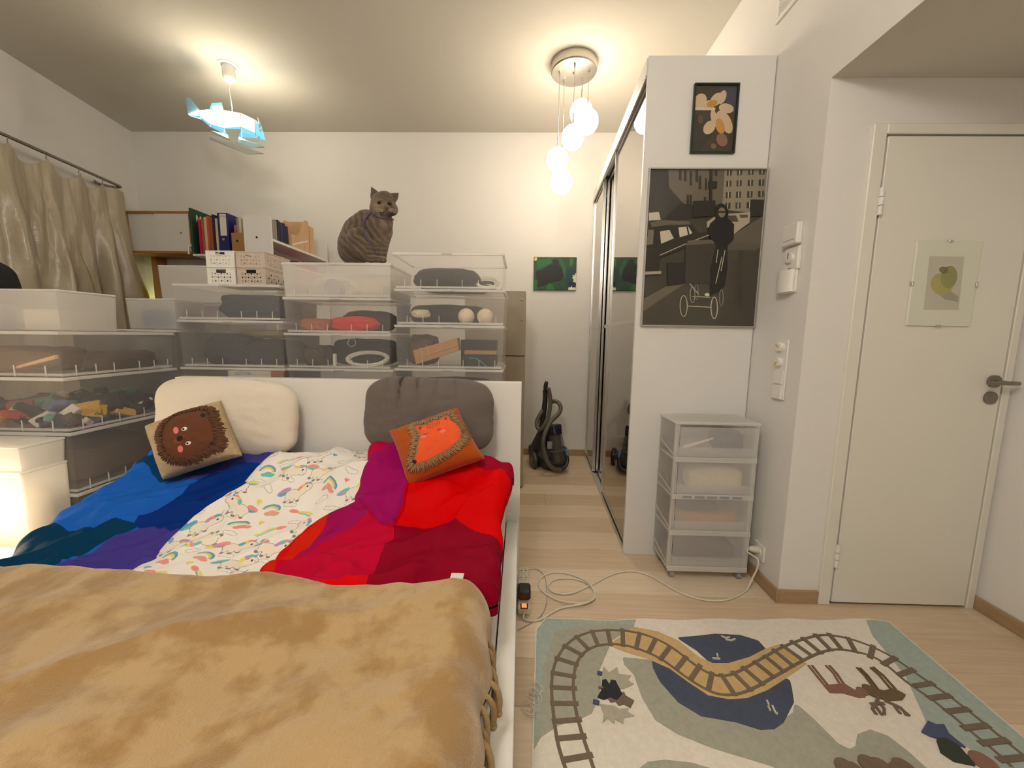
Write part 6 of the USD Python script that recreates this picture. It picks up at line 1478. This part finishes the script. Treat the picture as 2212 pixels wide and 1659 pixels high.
for ex, ey in ((1585, 352), (1662, 574)): obj('ear', HC.patch(cell(HC, zh, ex, ey, 18, 14), .0034, step=.02), 'felt_black', hc)
# fox cushion
zf = lambda x_, y_: (520 + x_ * .28931, 800 + y_ * .28931)
FC = Cushion([at(840, 931, y=1.42), at(989, 880, y=1.475), at(1048, 991, y=1.375), at(881, 1054, y=1.30)], .15, 9)
fc = thing('fox_cushion', 'rust velvet cushion with an orange fringed fox face, leaning on the grey pillow', 'cushion', FC.c.mean(0) - [0, 0, .12])
obj('cover', FC.cover(), 'velvet_rust', fc, smooth=True)
ff = cpoly(FC, zf, [(1308, 418), (1330, 416), (1350, 432), (1400, 402), (1480, 372), (1516, 362), (1522, 344), (1548, 348), (1562, 376), (1600, 398), (1632, 440), (1642, 475), (1625, 520), (1560, 578), (1470, 630), (1380, 675), (1308, 700), (1298, 680), (1318, 610), (1335, 540), (1345, 470), (1322, 450)])
obj('fur_patch', FC.patch(ff.buffer(.075).buffer(.03).buffer(-.03), .0005), 'fringe_tan', fc)
obj('face', FC.patch(ff, .0022), 'felt_orange', fc)
obj('fringe', FC.fringe(ff.buffer(.07).exterior, .095, 150, 2), 'fringe_tan', fc, smooth=True)
obj('nose', FC.patch(cell(FC, zf, 1296, 686, 20, 15, -20), .0034, step=.02), 'felt_black', fc)
for ex, ey in ((1368, 500), (1512, 457)): obj('cheek', FC.patch(cell(FC, zf, ex, ey, 23, 13, -15), .0032, step=.02), 'felt_pink', fc)
for ex, ey in ((1340, 434), (1531, 362)): obj('ear', FC.patch(cell(FC, zf, ex, ey, 9, 13, -15), .0032, step=.02), 'felt_muzzle', fc)
def dash(C, z, a, b, w):
    a, b = np.array(a, float), np.array(b, float); n_ = np.array([-(b - a)[1], (b - a)[0]]); n_ = n_ / np.linalg.norm(n_) * w
    return cpoly(C, z, [tuple(a + n_), tuple(b + n_), tuple(b - n_), tuple(a - n_)])
for a, b in (((1366, 484), (1396, 476)), ((1466, 450), (1496, 438))): obj('closed_eye', FC.patch(dash(FC, zf, a, b, 2.5), .0032, step=.02), 'felt_muzzle', fc)
for k in range(8):
    for j in range(2):
        x_ = 1392 + k * 13; y_ = 414 - k * 4 + j * 20 - (j * 6 if k > 4 else 0)
        obj('forehead_stitch', FC.patch(dash(FC, zf, (x_, y_ - 5), (x_ + 2, y_ + 5), 2.2), .0032, step=.02), 'felt_muzzle', fc)
# ------------------------------------------------------------------ the cat
CYD = 2.15; Zcat = zb_[5]
KP = (at(801, 500, y=CYD)[0] - at(800, 500, y=CYD)[0])
def cp(x_, y_, dy=0.): return at(x_, y_, y=CYD + dy)
def S_(x_, y_, r, dy=0.): return (cp(x_, y_, dy), r * KP)
mat('cat_fur', (.3, .25, .2), .95, attr=True, sheen=.25, bump=(260, .004))
parts = [hull([S_(770, 530, 38, .01), S_(764, 541, 33, .04), S_(776, 503, 34, .03)]), hull([S_(776, 503, 34, .03), S_(793, 484, 29, .02), S_(812, 482, 26, 0)]),
         hull([S_(812, 482, 26, 0), S_(826, 490, 21, -.03), S_(818, 512, 24, 0)]), hull([S_(770, 530, 36, .01), S_(818, 512, 24, 0), S_(800, 535, 26, .02)]),
         hull([S_(812, 478, 24, 0), S_(822, 462, 22, -.01), S_(828, 480, 20, -.03)]),
         hull([S_(790, 540, 23, -.055), S_(776, 520, 26, -.05), S_(800, 556, 10, -.075)]), hull([S_(800, 558, 9, -.08), S_(815, 560, 6.5, -.10)]),
         hull([S_(822, 500, 15, -.03), S_(817, 528, 9.5, -.055)]), hull([S_(817, 528, 9.5, -.055), S_(820, 559, 7, -.065)]), hull([S_(820, 560, 7, -.07), S_(823, 562, 6, -.095)]),
         hull([S_(835, 500, 13, -.015), S_(831, 530, 8.5, -.035)]), hull([S_(831, 530, 8.5, -.035), S_(827, 559, 6.5, -.045)]), hull([S_(827, 560, 6.5, -.05), S_(829, 562, 6, -.075)]),
         hull([S_(770, 555, 10, .1), S_(800, 560, 7, .12), S_(745, 553, 10, .08)]),
         # head: skull, cheeks, muzzle, chin
         hull([S_(829, 441, 24, -.03), S_(832, 436, 21, -.04), S_(824, 440, 22, -.02)]), hull([S_(815, 449, 15.5, -.035), S_(846, 452, 13, -.05), S_(831, 451, 17, -.055)]),
         hull([S_(828, 455, 7.5, -.085), S_(838, 456, 7.5, -.088), S_(834, 448, 6, -.088)]), hull([S_(833, 463, 6.5, -.07), S_(831, 458, 9, -.06)]),
         hull([S_(833, 440, 5, -.078), S_(833.5, 448, 4.5, -.097)]),
         hull([S_(807, 427, 6.5, -.02), S_(821, 424, 5, -.03), S_(811, 430, 6, -.03), S_(802.8, 405, 1.2, -.02)]), hull([S_(853, 428, 6, -.04), S_(840, 423, 5, -.035), S_(850, 432, 5.5, -.045), S_(860, 418, 1.2, -.04)])]
Mf = manifold3d.Manifold.batch_boolean(parts, manifold3d.OpType.Add).refine_to_length(.006)
q_ = Mf.to_mesh(); cm = trimesh.Trimesh(q_.vert_properties[:, :3], q_.tri_verts); cm.merge_vertices()
ear = [cp(802.8, 405, -.02), cp(860, 418, -.04)]
v0 = np.array(cm.vertices)
trimesh.smoothing.filter_taubin(cm, iterations=14)
v1 = np.array(cm.vertices)
keep = np.exp(-(np.minimum(*[np.linalg.norm(v0 - e_, axis=1) for e_ in ear]) / .02) ** 2)[:, None]
v1 = v1 * (1 - keep) + v0 * keep
v1[:, 2] = np.maximum(v1[:, 2], Zcat + .0005)
cm = trimesh.Trimesh(v1, cm.faces, process=False)
nrm = cm.vertex_normals
nz_ = meshkit.fbm(v1 * 90, 3, 3) - .5
v1 = v1 + nrm * (nz_ * .0035)[:, None]; v1[:, 2] = np.maximum(v1[:, 2], Zcat + .0005)
o_ = cp(768, 540)
U = (v1[:, 0] - o_[0]) / KP; W_ = (v1[:, 2] - o_[2]) / KP      # about photograph pixels, right and up from the haunch
wob = (meshkit.fbm(np.stack([U * .05, W_ * .05, v1[:, 1] * 20], -1), 3, 9) - .5)
body_ph = (U * .75 + W_ * .55 + 6 * np.sin(W_ * .05)) / 12.5 + wob * 1.6
leg_ph = W_ / 8.5 + wob * .7
isleg = smoothstep(8, 2, W_) * smoothstep(36, 44, U) * (v1[:, 1] < CYD - .01)
ishead = smoothstep(70, 80, W_ + .0 * U) * smoothstep(24, 34, U)
hu, hw = U - 62, W_ - 99
head_ph = np.where(hw > 4, hu / 6.5, (np.abs(hu) * .5 + hw * 1.1) / 9) + wob * 1.2
st = lambda ph: smoothstep(.15, .75, np.sin(2 * np.pi * ph) * .5 + .5)
dark = st(body_ph) * (1 - isleg) * (1 - ishead) + st(leg_ph) * isleg + st(head_ph) * .55 * ishead
base, drk, pale = np.array(lin(112, 96, 76)), np.array(lin(42, 35, 28)), np.array(lin(150, 132, 108))
col = base + (drk - base) * dark[:, None] * .62
face = np.exp(-((hu + 0) ** 2 / 190 + (hw + 18) ** 2 / 130)) * ishead; chest = np.exp(-((U - 72) ** 2 / 90 + (W_ - 38) ** 2 / 900)) * (1 - ishead)
col = col + (pale - col) * np.clip(face * .9 + chest * .45, 0, 1)[:, None]
brow = (smoothstep(-4, 6, hw) * .35 * ishead)[:, None]; col = col * (1 - brow) + drk * brow
C_ = thing('cat', 'brown tabby cat in a purple harness sitting on the milky clear box, looking ahead', 'cat', (o_[0], CYD, Zcat))
cb = obj('body', trimesh.Trimesh(v1, cm.faces, process=False), 'cat_fur', C_, smooth=True, colors=np.clip(col, 0, 1))
mat('eyelid_brown', lin(60, 46, 34), .9); mat('cat_eye', lin(92, 78, 36), .1, coat=1.0); mat('cat_nose', lin(92, 60, 50), .5); mat('harness', lin(88, 74, 112), .6); mat('cat_pupil', (.004, .004, .004), .08)
def surf(x_, y_, lift=0.):
    d = at(x_, y_, y=2.0) - EYE; d /= np.linalg.norm(d)
    t_ = (v1 - EYE) @ d; dist = np.linalg.norm(v1 - EYE - t_[:, None] * d, axis=1)
    near = t_[dist < .0075]
    return EYE + d * (near.min() - lift)
for ex, ey, rt in ((820, 438.5, -14), (842.5, 441, 6)):
    p_ = surf(ex, ey, -.0035); R_ = trimesh.transformations.rotation_matrix(math.radians(rt), [0, 1, 0])
    e_ = trimesh.creation.icosphere(2, 1.0); e_.apply_scale([.0100, .0055, .0058]); e_.apply_transform(R_); e_.apply_translation(p_)
    ey_ = obj('eye', e_, 'cat_eye', C_, smooth=True)
    e_ = trimesh.creation.icosphere(2, 1.0); e_.apply_scale([.0068, .004, .0056]); e_.apply_translation(p_ + [0, -.004, 0]); obj('pupil', e_, 'cat_pupil', ey_, smooth=True)
    lid = tube([p_ + R_[:3, :3] @ np.array(w_) for w_ in ((-.012, -.002, .001), (-.006, -.005, .0045), (.003, -.005, .0048), (.011, -.002, .001))], [.002, .003, .003, .002], 8, 12)
    obj('eyelid', lid, 'eyelid_brown', ey_, smooth=True)
p_ = surf(833, 449, -.002)
e_ = hull([(p_ + [-.006, 0, .002], .0032), (p_ + [.006, 0, .002], .0032), (p_ + [0, -.001, -.005], .0025)]); obj('nose', e_, 'cat_nose', C_, smooth=True)
for sgn in (-1, 1):
    a_ = surf(833, 452.5, -.0006); b_ = surf(833 + sgn * 5, 457.5, -.0006)
    obj('mouth_line', tube([a_, (a_ + b_) / 2 + [0, -.0005, -.002], b_], .0013, 6, 8), 'fringe_brown', C_, smooth=True)
for k in range(8):
    sgn = 1 if k % 2 else -1; a_ = surf(833 + sgn * 6, 453 + (k // 2) * 1.3, -.001)
    obj('whisker', tube([a_, a_ + [sgn * .03, -.012, .002 - k * .001], a_ + [sgn * .055, -.01, -.006 - k * .0015]], [.0005, .0004, .0002], 4, 8), 'paper_white', C_, smooth=True)
hs = [surf(x_, y_, .001) for x_, y_ in ((800, 459), (793, 467), (787, 478), (785, 490), (787, 503), (792, 514))]
obj('harness_strap', tube([hs[0] + [.004, .03, .006]] + hs + [hs[-1] + [.01, .02, -.02]], .0045, 10, 40), 'harness', C_, smooth=True, label='purple harness strap')
hs = [surf(x_, y_, .001) for x_, y_ in ((803, 455), (812, 465), (824, 470.5), (838, 471.5))]
obj('harness_collar', tube(hs + [hs[-1] + [.02, .03, 0]], .0034, 10, 30), 'harness', C_, smooth=True)
bk = surf(787, 466, .002) if False else cp(784.5, 461, .0)
obj('leash_ring', hull([(bk, .009), (bk + [-.004, .004, -.008], .007)]), 'black', C_, smooth=True)

# ------------------------------------------------------------------ lamps beyond the frame: the bedside lamp whose light falls through the frosted boxes, and a fill lamp added unseen above the near half of the room
glow('bedside_glow', (1.0, .78, .52), BEDSIDE_E)
bp = np.array([-1.93, 1.13, 0])
N_ = thing('bedside_table', 'small white bedside table between the bed and the left wall', 'table', (bp[0], bp[1], 0))
obj('top', bx(bp[0] - .19, bp[0] + .21, bp[1] - .17, bp[1] + .17, .375, .40, .004), 'white_satin', N_)
for a_ in (bp[0] - .185, bp[0] + .175):
    for b_ in (bp[1] - .165, bp[1] + .135): obj('leg', bx(a_, a_ + .03, b_, b_ + .03, 0, .375, .003), 'white_satin', N_)
bl_ = thing('bedside_lamp', 'small bedside lamp with a round glowing shade behind the bed corner at the left', 'lamp', (bp[0], bp[1], .401))
obj('base', lathe([(0, .4015), (.06, .4015), (.06, .412), (.012, .425), (.010, .50), (0, .50)], (bp[0], bp[1], 0), n=32), 'brushed_steel', bl_, smooth=30)
obj('shade', sphere((bp[0], bp[1], .575), .08, 3), 'bedside_glow', bl_, smooth=True)
glow('fill_glow', (1.0, .91, .80), FILL_E)
RC = (-.38, -.25, 2.6)  # unseen lamp added to brighten the front of the room
RL = thing('paper_lantern', 'added round fill lamp hanging unseen in the near half of the room', 'lamp', (RC[0], RC[1], CZ))
obj('canopy', lathe([(0, 0), (.05, 0), (.045, -.03), (0, -.035)], (RC[0], RC[1], CZ), n=32), 'white_plastic', RL, smooth=30)
obj('cord', cyl((RC[0], RC[1], RC[2] + .19), (RC[0], RC[1], CZ - .03), .003, 8), 'white_plastic', RL)
obj('shade', sphere(RC, .2, 3), 'fill_glow', RL, smooth=True)
